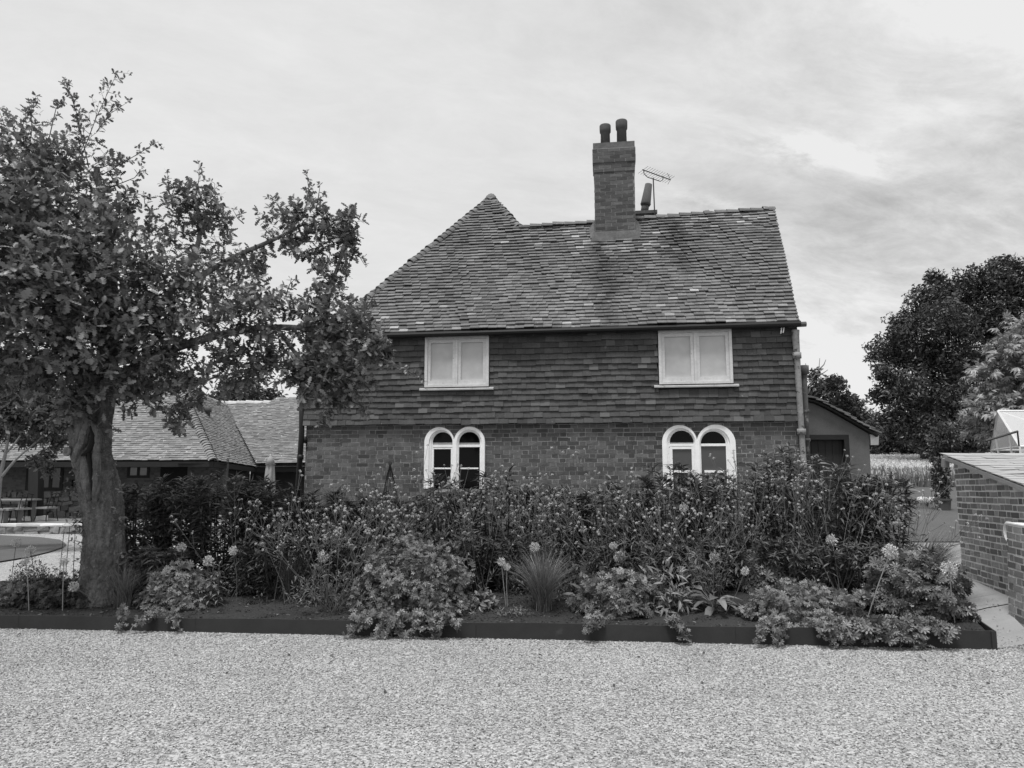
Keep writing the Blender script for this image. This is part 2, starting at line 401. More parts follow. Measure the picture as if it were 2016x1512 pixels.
M_cream = mat('weathered_paint', .66, nz=((4, .25), (30, .22)), bump=(70, .3, .003), spots=(22, .68, .22, .05), rough=.7)
M_blind = mat('pale_blind', .6, nz=((1.3, .35), (5, .12)), rough=.6, spec=.25)
M_greyblind = mat('grey_blind', .12, nz=((2, .15),), rough=.25, spec=.4)
M_glass = glass_mat('dark_glass', .006, .06, .1)
M_iron = mat('black_iron', .018, nz=((30, .4),), rough=.5)
M_peel = mat('peeling_paint', .38, nz=((3, .5), (22, .5)), bump=(50, .6, .005), spots=[(14, .6, .1, .03)], rough=.8)
M_pot = mat('chimney_clay', .13, nz=((4, .3), (30, .3)), bump=(50, .3, .004))
M_cement = mat('cement_flaunch', .17, nz=((4, .7), (20, .5)), bump=(40, .5, .01), spots=(12, .66, .36, .05))
M_steel = mat('aerial_metal', .12, rough=.5, metal=.5)

# ------------------------------------------------------------------ the house
cl_, cr_ = at(603, 850, 13.3), at(1572, 800, 12.1)
cl_[2] = cr_[2] = 0
WF = Frame(cl_, cr_ - cl_, (0, 0, 1)); WL = float(np.linalg.norm(cr_ - cl_)); INW = -WF.n
house = thing('cottage', 'old two-storey cottage with brick below, hung tiles above and a steep tiled roof', 'house', cl_)
rg = R(11)
zt = WF.hit(1085, 834)[1]                       # bottom of the hung tiles
zt_r = WF.hit(1560, 829)[1]
ze = WF.hit(1160, 656)[1] + .05                 # eave
# windows: openings in wall coordinates
def wrect(u0, v0, u1, v1, d=0):
    p, q, r_, s_ = WF.hit(u0, v0, d), WF.hit(u1, v0, d), WF.hit(u1, v1, d), WF.hit(u0, v1, d)
    return (p[0] + s_[0]) / 2, (q[0] + r_[0]) / 2, (r_[1] + s_[1]) / 2, (p[1] + q[1]) / 2
UW = [wrect(839, 664, 964, 763), wrect(1296, 651, 1440, 757)]
arch = []
for (ul, ur, vt, vb, iL, iR) in (((837, 895), (895, 955), 841, 962, (852, 891), (904, 945)), ((1303.5, 1372), (1372, 1447), 837, 962, (1319, 1366), (1380, 1429))):
    top = WF.hit((ul[0] + ur[1]) / 2, vt)[1]; bot = WF.hit((ul[0] + ur[1]) / 2, vb)[1]
    arch.append(dict(o=[(WF.hit(a_, 880)[0], WF.hit(b_, 880)[0]) for a_, b_ in (ul, ur)], i=[(WF.hit(a_, 890)[0], WF.hit(b_, 890)[0]) for a_, b_ in (iL, iR)], top=top, bot=bot))
# brick wall
mb = MB()
holes = []
for ac in arch:
    for (a_, b_) in ac['o']:
        r_ = (b_ - a_) / 2; cx_ = (a_ + b_) / 2; spring = ac['top'] - r_
        holes.append((a_ + .04, b_ - .04, ac['bot'], spring))
        for q in range(6):
            z0, z1 = spring + r_ * q / 6, spring + r_ * (q + 1) / 6; hw_ = r_ * math.sqrt(max(0, 1 - ((q + .35) / 6) ** 2)) - .035
            if hw_ > 0: holes.append((cx_ - hw_, cx_ + hw_, z0, z1))
bricks(mb, WF, [(0, -.25), (WL, -.25), (WL, zt_r + .05), (0, zt + .05)], rg, holes)
# mortar core, leaving the window openings recessed behind glass set proud of it
slab(mb, [WF.p(0, -.3), WF.p(WL, -.3), WF.p(WL, zt_r + .03), WF.p(0, zt + .03)], INW * .25, 1)
mb.build('brick_wall', [M_brick, M_mortar], house)
mb = MB()
for k in range(2):
    fr_ = [Frame(WF.p(0, 0) - INW * 0, INW, (0, 0, 1), -WF.u), Frame(WF.p(WL, 0) , INW, (0, 0, 1), WF.u)][k]
    slab(mb, [fr_.p(0.26, -.3, -.02), fr_.p(4.6, -.3, -.02), fr_.p(4.6, ze + .02, -.02), fr_.p(.26, ze + .02, -.02)], -fr_.n * .2, 0)
slab(mb, [WF.p(.2, -.3, -4.6), WF.p(WL - .2, -.3, -4.6), WF.p(WL - .2, ze, -4.6), WF.p(.2, ze, -4.6)], INW * .2)
mb.build('side_wall', M_mortar, house)
# hung tiles
mb = MB()
hz_ = [(a_ - .012, b_ + .012, c_ - .06, d_ + .02) for a_, b_, c_, d_ in UW]
tiles(mb, WF, [(-.03, zt), (WL + .03, zt + .02), (WL + .03, ze + .05), (-.03, ze + .05)], .105, .17, .022, rg, sag=lambda s, t: .035 + .012 * math.sin(s * 1.7 + t) + .02 * float(sstep(t, zt + .35, zt)), holes=hz_, over=1.5, jt=.004, slit=.003)
slab(mb, [WF.p(0, zt + .05, .03), WF.p(WL, zt + .05, .03), WF.p(WL, ze + .06, .03), WF.p(0, ze + .06, .03)], INW * .23, 1)
mb.build('tile_hanging', [M_hung, M_dark], house)
# roof: front slope plane; ridge and peak found on that plane
TH = rad(52)
RF = Frame(WF.p(0, ze, .2), WF.u, INW * math.cos(TH) + A(0, 0, math.sin(TH)))
pk, rl, rr = RF.hit(967, 389), RF.hit(1022, 447), RF.hit(1524, 411)
er = RF.hit(1574, 637); el = RF.hit(640, 668)
poly = np.array([(el[0] - .15, 0), (er[0], 0), (rr[0], rr[1]), ((rr[0] + rl[0]) / 2, (rr[1] + rl[1]) / 2 - .02), (rl[0], rl[1]), (pk[0] + .04, pk[1]), (pk[0] - .04, pk[1])])
def rsag(s, t): return -.07 * math.sin(math.pi * min(max(s / 9, 0), 1)) * math.sin(math.pi * min(t / 4.2, 1)) + .018 * math.sin(s * 1.9 + 1) * math.cos(t * 1.6) + .008 * math.sin(s * 6 + t * 3)
mb = MB()
tiles(mb, RF, poly, .1, .168, .025, rg, sag=rsag, jt=.0035, tj=.004, slit=.004)
ngon(mb, [RF.p(s, t, -.09) for s, t in poly], 1)
rho = INW * math.cos(TH) - A(0, 0, math.sin(TH))      # rear slope direction (down and back)
R1, R2, PK = RF.p(*rl), RF.p(*rr), RF.p(*pk)
ngon(mb, [R1, R2, R2 + rho * 4.3, R1 + rho * 4.3], 0)
PK2 = PK + INW * 6
ngon(mb, [PK, RF.p(el[0] - .15, 0), RF.p(el[0] - .15, 0) + INW * 8, PK2], 0)
ngon(mb, [PK, PK2, R1 + INW * 6 + rho * 0, R1], 0)
M_rtile = mat('roof_tile', .215, isl=.22, nz=((1.1, .6), (4, .5), (14, .3), (90, .4)), bump=(70, .5, .004), spots=[(12, .635, .42, .05), (45, .67, .5, .05)], light_isl=(.96, .14), rough=.9, attr='weathering')
roof = mb.build('roof', [M_rtile, M_dark], house)
def rhit(u_, v_): return RF.hit(u_, v_)
co_ = np.zeros(len(roof.data.vertices) * 3, np.float32); roof.data.vertices.foreach_get('co', co_); co_ = co_.reshape(-1, 3) + np.array(house.location) - RF.o
S_, T_ = co_ @ RF.u, co_ @ RF.w; wv_ = np.ones(len(S_)); rw_ = R(17)
def blot(u0, v0, u1, v1, wd, amt):       # runoff stain running down the slope
    global wv_
    a_, b_ = rhit(u0, v0), rhit(u1, v1); k = np.clip((T_ - a_[1]) / (b_[1] - a_[1]), -.2, 1.2); cs = a_[0] + (b_[0] - a_[0]) * k + .05 * np.sin(T_ * 7)
    f = np.exp(-((S_ - cs) / wd) ** 2) * np.where((k > -.05) & (k < 1.05), 1, 0) * (1 - .5 * np.clip(k, 0, 1)); wv_ *= 1 - amt * f
blot(1178, 470, 1200, 640, .15, .78); blot(1212, 470, 1215, 560, .11, .5); blot(1325, 445, 1345, 530, .2, .6); blot(1300, 440, 1305, 600, .1, .25); blot(900, 470, 880, 600, .25, .15)
blot(1250, 470, 1262, 560, .1, .25)
nt_ = len(S_) // 8
Sm, Tm = S_[:nt_ * 8].reshape(-1, 8).mean(1), T_[:nt_ * 8].reshape(-1, 8).mean(1); p_ = np.zeros(nt_)
for (u_, v_, ra, pr) in ((1170, 480, .5, .5), (1230, 487, .45, .6), (1290, 470, .5, .35), (1400, 425, .8, .35), (1500, 420, .5, .35), (1555, 600, .3, .5), (1100, 450, .6, .3), (1000, 470, .6, .1), (850, 640, 1.5, .06), (1300, 640, 2, .06)):
    a_ = rhit(u_, v_); p_ += pr * np.exp(-((Sm - a_[0]) ** 2 + ((Tm - a_[1]) * 1.8) ** 2) / ra ** 2)
lt_ = rw_.random(nt_) < p_ * 1.35; wv_[:nt_ * 8] *= np.repeat(np.where(lt_, rw_.uniform(1.3, 2.4, nt_), 1), 8)
at_r = roof.data.attributes.new('weathering', 'FLOAT', 'POINT'); at_r.data.foreach_set('value', wv_.astype(np.float32))
# ridge tiles and bonnet hips
def bonnet_row(mb, P0, P1, n, wd, th_, lift, step=True, rng=rg, up=None):
    P0, P1 = A(*P0), A(*P1); d = nrm(P1 - P0); L_ = np.linalg.norm(P1 - P0) / n
    up = A(0, 0, 1) if up is None else up
    x = nrm(np.cross(d, up)); y = np.cross(x, d); ang = np.linspace(-1.35, 1.35, 7)
    for k in range(n):
        c0 = P0 + d * L_ * k; j = rng.normal(0, .006, 3)
        V = []
        for q, (e_, rr_) in enumerate(((-.0, 1.12), (1.5 if step else 1.02, .9))):
            for r0 in (wd * rr_, wd * rr_ - th_):
                for a_ in ang:
                    V.append(c0 + j + d * L_ * e_ + x * math.sin(a_) * r0 + y * (math.cos(a_) * r0 - wd * .8 + lift + (.022 if (q == 0 and step) else 0)))
        m = len(ang); i = np.arange(m - 1); F_ = []
        for a0, b0 in ((0, 2 * m), (m, 0), (2 * m, 3 * m), (3 * m, m)): F_.append(np.stack([a0 + i, a0 + i + 1, b0 + i + 1, b0 + i], 1))
        mb.add(np.array(V), [np.concatenate(F_)])
mb = MB()
nr = 22
bonnet_row(mb, R1 + A(0, 0, .0), R2 + A(0, 0, .0), nr, .11, .018, .02, step=False)
mb.build('ridge_tiles', M_tile, house)
mb = MB()
HB = RF.p(el[0] - .1, .02)
bonnet_row(mb, HB, PK, 38, .1, .016, .02, up=nrm(RF.n - WF.u * .6))
bonnet_row(mb, R1 + RF.w * .02, PK, 9, .1, .016, .02, up=nrm(RF.n + WF.u * .7))
cap, cf = lathe(PK + A(0, 0, -.06), [(.12, 0), (.115, .06), (.08, .12), (.03, .15)], 12); mb.add(cap, cf)
mb.build('bonnet_hip', M_tile, house)
# gutter, fascia, pipes
mb = MB()
g0, g1 = WF.p(el[0] + .15, ze - .035, .2), WF.p(er[0] + .02, ze - .02, .2)
V, F_ = tube([g0, g1], .055, 10); mb.add(V, F_)
for k in np.linspace(.05, .97, 9): box(mb, g0 + (g1 - g0) * k - WF.n * .07 + A(0, 0, .02), WF.u * .012, WF.n * .08, (0, 0, .02))
mb.build('gutter', M_iron, house)
mb = MB(); slab(mb, [WF.p(0, ze - .02, .06), WF.p(WL, ze - .02, .06), WF.p(WL, ze + .1, .06), WF.p(0, ze + .1, .06)], WF.n * .02); mb.build('fascia', M_dark, house)
mb = MB(); e0 = WF.hitw(1553, 640, .17); e1 = WF.hitw(1587, 638, .17); V, F_ = tube([e0, e1], .045, 8); mb.add(V, F_); mb.build('gutter_end', mat('weathered_wood', .17, nz=((12, .5),), bump=(40, .5, .004)), house)
mb = MB()
pth = [WF.hitw(u_, v_, d_) for u_, v_, d_ in ((1566, 650, .12), (1566, 662, .12), (1569, 700, .09), (1573, 770, .08), (1578, 850, .08), (1583, 925, .08), (1587, 985, .08))]
V, F_ = tube(pth, [.066, .062, .052, .05, .048, .048, .048], 12); mb.add(V, F_)
for i_ in (2, 4): V, F_ = tube([pth[i_] + A(0, 0, .05), pth[i_] - A(0, 0, .05)], .072, 12); mb.add(V, F_)
mb.build('downpipe', M_peel, house, True)
mb = MB()
q0 = WF.hitw(1582, 722, -.25); q1 = WF.hitw(1590, 925, -.25)
V, F_ = tube([q0 + A(0, 0, .02), q0 - A(0, 0, .12), q0 - A(0, 0, .14)], [.085, .085, .06], 10); mb.add(V, F_)
V, F_ = tube([q0 - A(0, 0, .1), q1], .05, 10); mb.add(V, F_)
for k in (.42, .7): V, F_ = tube([q0 + (q1 - q0) * k, q0 + (q1 - q0) * (k + .03)], .066, 10); mb.add(V, F_)
mb.build('soil_pipe', mat('grey_iron', .13, nz=((6, .5), (30, .3)), spots=(9, .6, .35, .05)), house, True)
mb = MB()
b0, b1, b2 = at(594, 740, 13.25), at(594, 850, 13.25), at(585, 990, 13.25)
V, F_ = tube([b0, b1, b2], .05, 10); mb.add(V, F_); box(mb, at(599, 866, 13.3), WF.u * .06, WF.n * .05, (0, 0, .06))
for v_ in (790, 905): q = at(594 - (v_ - 850) * .05, v_, 13.25); V, F_ = tube([q, q + A(0, 0, .09)], .06, 10); mb.add(V, F_)
tag(mb.build('downpipe', M_iron, house, True), 'black downpipe on the left corner')
mb = MB()
for du, s_ in ((0, 1), (.05, .8)):
    p_ = WF.hitw(1538 + du * 90, 650, .14); box(mb, p_, WF.u * .008, WF.n * .01, (0.01, 0, .06 * s_))
mb.build('gutter_bracket', M_white, house)
# chimney
CF = Frame(RF.hitw(1172, 468), WF.u, (0, 0, 1), WF.n)
d0 = np.dot(CF.o - WF.o, WF.n)
def cp(u_, v_): return CF.hit(u_, v_)
cx0, cx1 = 0, cp(1250, 400)[0]; zb = -.05; z1, z2, z3, z4 = cp(1208, 338)[1], cp(1208, 320)[1], cp(1208, 292)[1], cp(1208, 284)[1]
DEP = .62
chim = thing('chimney', None, None, CF.p(cx1 / 2, 0, -DEP / 2) - np.array(house.location)); chim.parent = house
mb = MB()
def stack(mb, a0, a1, za, zb_, grow, seed):
    rr_ = R(seed); a0, a1 = a0 - grow, a1 + grow
    for fr_, ln in ((Frame(CF.p(a0, 0, grow), CF.u, (0, 0, 1)), a1 - a0), (Frame(CF.p(a0, 0, -DEP - grow), CF.n, (0, 0, 1)), DEP + 2 * grow), (Frame(CF.p(a1, 0, grow), -CF.n, (0, 0, 1)), DEP + 2 * grow)):
        bricks(mb, fr_, [(0, za), (ln, za), (ln, zb_), (0, zb_)], rr_, bond='stretcher')
    slab(mb, [CF.p(a0, za, grow), CF.p(a1, za, grow), CF.p(a1, zb_, grow), CF.p(a0, zb_, grow)], -CF.n * (DEP + 2 * grow), 1)
stack(mb, cx0, cx1, zb - .1, z1, 0, 5); stack(mb, cx0, cx1, z1, z2, .012, 6); stack(mb, cx0, cx1, z2, z3, .03, 7)
mb.build('brick_stack', [mat('sooty_brick', .125, isl=.4, nz=((3, .5), (40, .5)), bump=(60, .4, .005), spots=[(9, .66, .3, .05)]), mat('sooty_mortar', .3, nz=((4, .5), (40, .4)))], chim)
mb = MB()
V, F_ = boxes(CF.p((cx0 + cx1) / 2, (z3 + z4) / 2 + .02, -DEP / 2), CF.u * ((cx1 - cx0) / 2 + .02), CF.n * (DEP / 2 + .02), A(0, 0, (z4 - z3) / 2 + .02)); mb.add(V, F_)
mb.build('chimney_cap', M_cement, chim)
mb = MB()       # flaunched collar where the stack meets the tiles
for sgn, a_ in ((-1, cx0), (1, cx1)):
    P = [CF.p(a_, .02, .02), CF.p(a_ + sgn * .1, -.02, .04), CF.p(a_ + sgn * .13, .28, -.22), CF.p(a_ + sgn * .04, .42, -.25), CF.p(a_, .40, -.1)]
    slab(mb, P if sgn > 0 else P[::-1], -CF.n * .18 + A(0, 0, .0))
slab(mb, [CF.p(cx0 - .1, -.10, .07), CF.p(cx1 + .1, -.10, .07), CF.p(cx1 + .03, .12, .015), CF.p(cx0 - .03, .12, .015)], INW * .2)
mb.build('flashing', M_cement, chim)
for u_, vb_, vt_, wd in ((1192, 292, 253, 11), (1225, 287, 241, 11.5)):
    c_ = CF.p(cp(u_, 288)[0], z4 + .02, -DEP / 2 + .05); h_ = cp(u_, vt_)[1] - cp(u_, vb_)[1] + .1; r_ = wd / F * 13.4
    V, F_ = lathe(c_, [(r_ * .98, -.05), (r_ * .93, h_ * .66), (r_ * .98, h_ * .67), (r_ * 1.1, h_ * .70), (r_ * 1.14, h_ * .8), (r_ * 1.14, h_ * .96), (r_ * 1.08, h_ * .995), (r_ * .9, h_), (r_ * .84, h_ * .98), (r_ * .82, h_ * .85)], 20); mb = MB().add(V, F_)
    tag(mb.build('chimney_pot', M_pot, chim, True), 'taller chimney pot with rounded rim' if u_ > 1200 else 'shorter chimney pot with rounded rim')
# rear stack with leaning cowl, and aerial
rs = thing('rear_chimney', None, None, at(1272, 425, 15.2) - np.array(house.location)); rs.parent = house
mb = MB(); V, F_ = boxes(at(1266, 440, 15.3), WF.u * .27, WF.n * .2, A(0, 0, .18)); mb.add(V, F_); V, F_ = boxes(at(1266, 424, 15.3), WF.u * .3, WF.n * .22, A(0, 0, .035)); mb.add(V, F_)
mb.build('brick_stack', M_brick, rs)
mb = MB(); a_, b_, c_ = at(1268, 422, 15.3), at(1271, 402, 15.3), at(1277, 363, 15.3)
V, F_ = tube([a_, b_], .085, 14); mb.add(V, F_); V, F_ = tube([b_ - (b_ - a_) * .15, b_, b_ + (c_ - b_) * .06, c_], [.1, .118, .11, .078], 14); mb.add(V, F_)
mb.build('chimney_pot', M_pot, rs, True)
aer = thing('tv_aerial', None, None, at(1288, 418, 15.0) - np.array(house.location)); aer.parent = house
mb = MB(); V, F_ = tube([at(1289, 425, 15), at(1286, 350, 15)], .014, 6); mb.add(V, F_)
V, F_ = tube([at(1267, 334, 14.7), at(1268, 342, 14.75), at(1275, 349, 14.85), at(1300, 357, 15.2), at(1305, 354, 15.25), at(1305, 346, 15.25)], .009, 6); mb.add(V, F_); mb.build('mast', M_steel, aer)
mb = MB(); ba, bb_ = at(1265, 334, 14.6), at(1320, 354, 15.4); V, F_ = tube([ba, bb_], .011, 6); mb.add(V, F_)
cd_ = nrm(A(.75, -.35, .45)); 
for k in np.linspace(.02, .97, 12):
    c_ = ba + (bb_ - ba) * k; l_ = .13; V, F_ = tube([c_ - cd_ * l_, c_ + cd_ * l_], .004, 4); mb.add(V, F_)
for sgn in (-1, 1): V, F_ = tube([bb_, bb_ - nrm(bb_ - ba) * .12 + A(0, 0, .13 * sgn)], .006, 4); mb.add(V, F_)
mb.build('antenna', M_steel, aer)
# upper casement windows
for i_, (a_, b_, c_, d_) in enumerate(UW):
    wt = thing('window', None, None, WF.p((a_ + b_) / 2, c_, .05) - np.array(house.location)); wt.parent = house
    def bar(mb, s0, s1, t0, t1, da, db): mb.add(*boxes(WF.p((s0 + s1) / 2, (t0 + t1) / 2, (da + db) / 2), WF.u * (s1 - s0) / 2, A(0, 0, (t1 - t0) / 2), WF.n * (db - da) / 2))
    mb = MB(); m_ = (a_ + b_) / 2
    bar(mb, a_, a_ + .05, c_, d_, .0, .11); bar(mb, b_ - .05, b_, c_, d_, 0, .11); bar(mb, a_ + .05, b_ - .05, d_ - .05, d_, 0, .108); bar(mb, a_ + .05, b_ - .05, c_, c_ + .04, 0, .112)
    bar(mb, m_ - .02, m_ + .02, c_ + .04, d_ - .05, 0, .106)
    for s0, s1 in ((a_ + .052, m_ - .022), (m_ + .022, b_ - .052)):
        bar(mb, s0, s0 + .055, c_ + .043, d_ - .053, .02, .09); bar(mb, s1 - .055, s1, c_ + .043, d_ - .053, .02, .09)
        bar(mb, s0 + .055, s1 - .055, d_ - .115, d_ - .053, .02, .088); bar(mb, s0 + .055, s1 - .055, c_ + .043, c_ + .12, .02, .092)
    mb.build('frame', M_cream, wt)
    for s0, s1 in ((a_ + .105, m_ - .075), (m_ + .075, b_ - .105)):
        mb = MB(); bar(mb, s0, s1, c_ + .118, d_ - .113, .03, .06); mb.build('pane', M_blind, wt)
    mb = MB(); P = [WF.p(a_ - .09, c_ - .06, .03), WF.p(a_ - .09, c_ - .06, .13), WF.p(a_ - .09, c_ - .04, .13), WF.p(a_ - .09, c_ - .01, .09), WF.p(a_ - .09, c_ - .01, .03)]
    slab(mb, P, WF.u * (b_ - a_ + .18)); mb.build('sill', mat('weathered_sill', .5, nz=((6, .4), (40, .3)), spots=(14, .6, .2, .08)), wt)
    mb = MB(); bar(mb, a_ - .01, b_ + .01, c_ - .009, c_ - .003, .03, .1); mb.build('lower_rail', M_dark, wt)
# arched windows
for i_, ac in enumerate(arch):
    wt = thing('arched_window', None, None, WF.p(ac['o'][0][1], ac['bot'], .03) - np.array(house.location)); wt.parent = house
    mb = MB(); mr = MB(); sp_ = []
    for q, ((o0, o1), (i0, i1)) in enumerate(zip(ac['o'], ac['i'])):
        ro = (o1 - o0) / 2; ri = (i1 - i0) / 2; co, ci = (o0 + o1) / 2, (i0 + i1) / 2; spo = ac['top'] - ro; spr = spo
        def ring(mbx, c0, r0, c1, r1, da, db, n=22, bot=ac['bot']):
            th = np.linspace(math.pi, 0, n); pa = [(c0 - r0, bot)] + [(c0 + r0 * math.cos(x), spr + r0 * math.sin(x)) for x in th] + [(c0 + r0, bot)]
            pb = [(c1 - r1, bot)] + [(c1 + r1 * math.cos(x), spr + r1 * math.sin(x)) for x in th] + [(c1 + r1, bot)]
            for k in range(len(pa) - 1):
                P = [WF.p(*pa[k], db), WF.p(*pb[k], db), WF.p(*pb[k + 1], db), WF.p(*pa[k + 1], db)]
                slab(mbx, P[::-1], INW * (db - da))
        rm = ri + (ro - ri) * .42; cm = ci + (co - ci) * .42
        ring(mb, co, ro + (.004 if q else 0), cm, rm, -.02, .06 + .002 * q)
        ring(mb, cm, rm + .002, ci + (co - ci) * .18, ri + (ro - ri) * .18, -.02, .038 + .002 * q)
        ring(mb, ci + (co - ci) * .18, ri + (ro - ri) * .18 + .002, ci, ri, -.02, .02 + .002 * q)
        sp_.append((ci, ri, spr))
    tag(mb.build('surround', M_white, wt), None)
    for q, (ci, ri, spr) in enumerate(sp_):
        zc = lambda v_: WF.hit(1100, v_)[1]
        mb = MB(); vt_ = (878, 876)[i_]
        tz = WF.hit(900 if i_ == 0 else 1375, vt_)[1]
        bar(mb, ci - ri, ci + ri, tz - .022, tz + .022, -.012, .03)
        if i_ == 0 and q == 0: bar(mb, ci - ri, ci + ri, tz - .055, tz - .028, -.012, .025); bar(mb, ci - ri, ci - ri + .025, ac['bot'], tz - .056, -.012, .024); bar(mb, ci + ri - .025, ci + ri, ac['bot'], tz - .056, -.012, .024)
        if i_ == 0: z_ = WF.hit(900, 922)[1]; mg = MB(); bar(mg, ci - ri + .026, ci + ri - .026, z_ - .013, z_ + .013, -.012, .02); mg.build('glazing_bar', M_white, wt)
        if i_ == 1:
            if q == 0:
                bar(mb, ci - ri, ci - ri + .04, ac['bot'], tz - .024, -.012, .028); bar(mb, ci + ri - .04, ci + ri, ac['bot'], tz - .024, -.012, .028); bar(mb, ci - ri + .04, ci + ri - .04, tz - .07, tz - .026, -.012, .026)
            z_ = WF.hit(1375, 927)[1]; mg = MB(); bar(mg, ci - ri + .045, ci + ri - .045, z_ - .03, z_ + .01, -.012, .04); mg.build('glazing_bar', M_white, wt)
        mb.build('frame', M_white, wt)
        th = np.linspace(0, math.pi, 20)
        P = [WF.p(ci + (ri + .01) * math.cos(x), max(spr + (ri + .01) * math.sin(x), tz), 0.004) for x in th]
        mb = MB(); slab(mb, P, INW * .012); mb.build('pane', M_glass, wt)
        mb = MB(); slab(mb, [WF.p(ci - ri - .01, ac['bot'], .005), WF.p(ci + ri + .01, ac['bot'], .005), WF.p(ci + ri + .01, tz, .005), WF.p(ci - ri - .01, tz, .005)], INW * .012)
        mb.build('pane', M_glass if i_ == 0 else M_greyblind, wt)

# ------------------------------------------------------------------ rendered outbuilding to the right of the cottage
M_render = mat('grey_render', .17, nz=((1.2, .3), (8, .25), (60, .25)), bump=(50, .4, .006), spots=(9, .72, .32, .04))
GF = Frame((4.9, 13.55, 0), A(1, -.06, 0), (0, 0, 1))
gx0, gx1 = GF.hit(1580, 850)[0], GF.hit(1713, 900)[0]
vg = [(1580, 783), (1600, 787), (1622, 797), (1660, 818), (1700, 841), (1724, 855)]
vp = [GF.hit(*q) for q in vg]
dL, dR, dT = GF.hit(1588, 880)[0], GF.hit(1672, 880)[0], GF.hit(1640, 856)[1]
out_b = thing('outbuilding', 'grey rendered lean-to outbuilding with a sloping tiled roof beside the cottage', 'outbuilding', GF.p((gx0 + gx1) / 2, 0))
mb = MB()
topz = lambda s: float(np.interp(s, [q[0] for q in vp], [q[1] - .07 for q in vp]))
slab(mb, [GF.p(dR, -.2), GF.p(gx1, -.2), GF.p(gx1, topz(gx1)), GF.p(dR, topz(dR))], -GF.n * .2)
P = [GF.p(gx0, dT), GF.p(dR, dT), GF.p(dR, topz(dR))] + [GF.p(q[0], q[1] - .07) for q in vp[::-1] if gx0 < q[0] < dR] + [GF.p(gx0, topz(gx0))]
slab(mb, P, -GF.n * .2)
slab(mb, [GF.p(gx1 - .2, -.2, -.2), GF.p(gx1, -.2, -.2), GF.p(gx1, topz(gx1), -.2), GF.p(gx1 - .2, topz(gx1), -.2)], -GF.n * 3.5)
tag(mb.build('wall', M_render, out_b), None)
mb = MB()
rgg = R(21)
dn = nrm(GF.p(*vp[-1]) - GF.p(*vp[1]))
for a_, b_ in zip(vp[:-1], vp[1:]):
    P0, P1 = GF.p(*a_), GF.p(*b_); L_ = np.linalg.norm(P1 - P0); fr_ = Frame(P1 + GF.n * .14, -GF.n, P0 - P1)
    tiles(mb, fr_, [(0, -.03), (3.6, -.03), (3.6, L_), (0, L_)], .13, .17, .02, rgg, tj=.01, jt=.006)
    slab(mb, [P0 + GF.n * .1 - A(0, 0, .05), P1 + GF.n * .1 - A(0, 0, .05), P1 + GF.n * .1 - A(0, 0, .02), P0 + GF.n * .1 - A(0, 0, .02)], -GF.n * 3.4, 1)
mb.build('roof', [M_tile, M_dark], out_b)
mb = MB(); q = GF.p(*vp[-1]); slab(mb, [q - GF.u * .1 - A(0, 0, .2) , q + GF.u * .04 - A(0, 0, .2), q + GF.u * .06 - A(0, 0, .03), q - GF.u * .1 + A(0, 0, .0)], -GF.n * .05); mb.build('barge_end', M_cream, out_b)
door = thing('door', None, None, GF.p((dL + dR) / 2, 0) - np.array(out_b.location)); door.parent = out_b
mb = MB()
for s0, s1, t0, t1 in ((dL, dL + .07, -.1, dT), (dR - .09, dR, -.1, dT), (dL + .07, dR - .09, dT - .09, dT)): slab(mb, [GF.p(s0, t0, .01), GF.p(s1, t0, .01), GF.p(s1, t1, .01), GF.p(s0, t1, .01)], -GF.n * .12)
mb.build('frame', M_dark, door)
mb = MB(); slab(mb, [GF.p(dL, -.1, -.1), GF.p(dR, -.1, -.1), GF.p(dR, dT, -.1), GF.p(dL, dT, -.1)], -GF.n * .04)
for k in range(1, 6): s = dL + (dR - dL) * k / 6; slab(mb, [GF.p(s - .012, -.1, -.09), GF.p(s + .012, -.1, -.09), GF.p(s + .012, dT - .1, -.09), GF.p(s - .012, dT - .1, -.09)], -GF.n * .01)
mb.build('door_leaf', mat('dark_door', .045, nz=((3, .4), (30, .3))), door)

# ------------------------------------------------------------------ brick shed on the right
M_pmortar = mat('pale_mortar', .74, nz=((4, .3), (50, .3)), bump=(80, .4, .004))
M_brick2 = mat('garden_wall_brick', .35, isl=.5, nz=((6, .4), (50, .4)), bump=(60, .3, .003), spots=(8, .66, .34, .08))
sA, sB = A(6.0, 9.7, 0), A(5.47, 7.6, 0)
SF = Frame(sA + A(0, 0, .0), sB - sA, A(0, 0, 1)); SF.n = nrm(np.cross(SF.u, SF.w)); tl = rad(1.4)
if SF.n[0] > 0: SF.n = -SF.n
SFb = Frame(sA, SF.u * math.cos(tl) + A(0, 0, math.sin(tl)), SF.w * math.cos(tl) - SF.u * math.sin(tl), SF.n)
shed = thing('brick_shed', 'low brick lean-to shed with a pale slate roof sloping towards the yard', 'shed', sA)
sv = [SF.hit(1850, 890), SF.hit(2014, 952)]
slope = (sv[1][1] - sv[0][1]) / (sv[1][0] - sv[0][0]); sl = lambda s: sv[0][1] + (s - sv[0][0]) * slope
LEN = 2.75
mb = MB(); rgs = R(31)
def top_in_b(s): p = SF.p(s, sl(s) - .09) - SFb.o; return (float(np.dot(p, SFb.u)), float(np.dot(p, SFb.w)))
bricks(mb, SFb, [(0, -.3), (LEN, -.3), top_in_b(LEN), top_in_b(0)], rgs, jw=.0085, proud=.0025, jit=.0005)
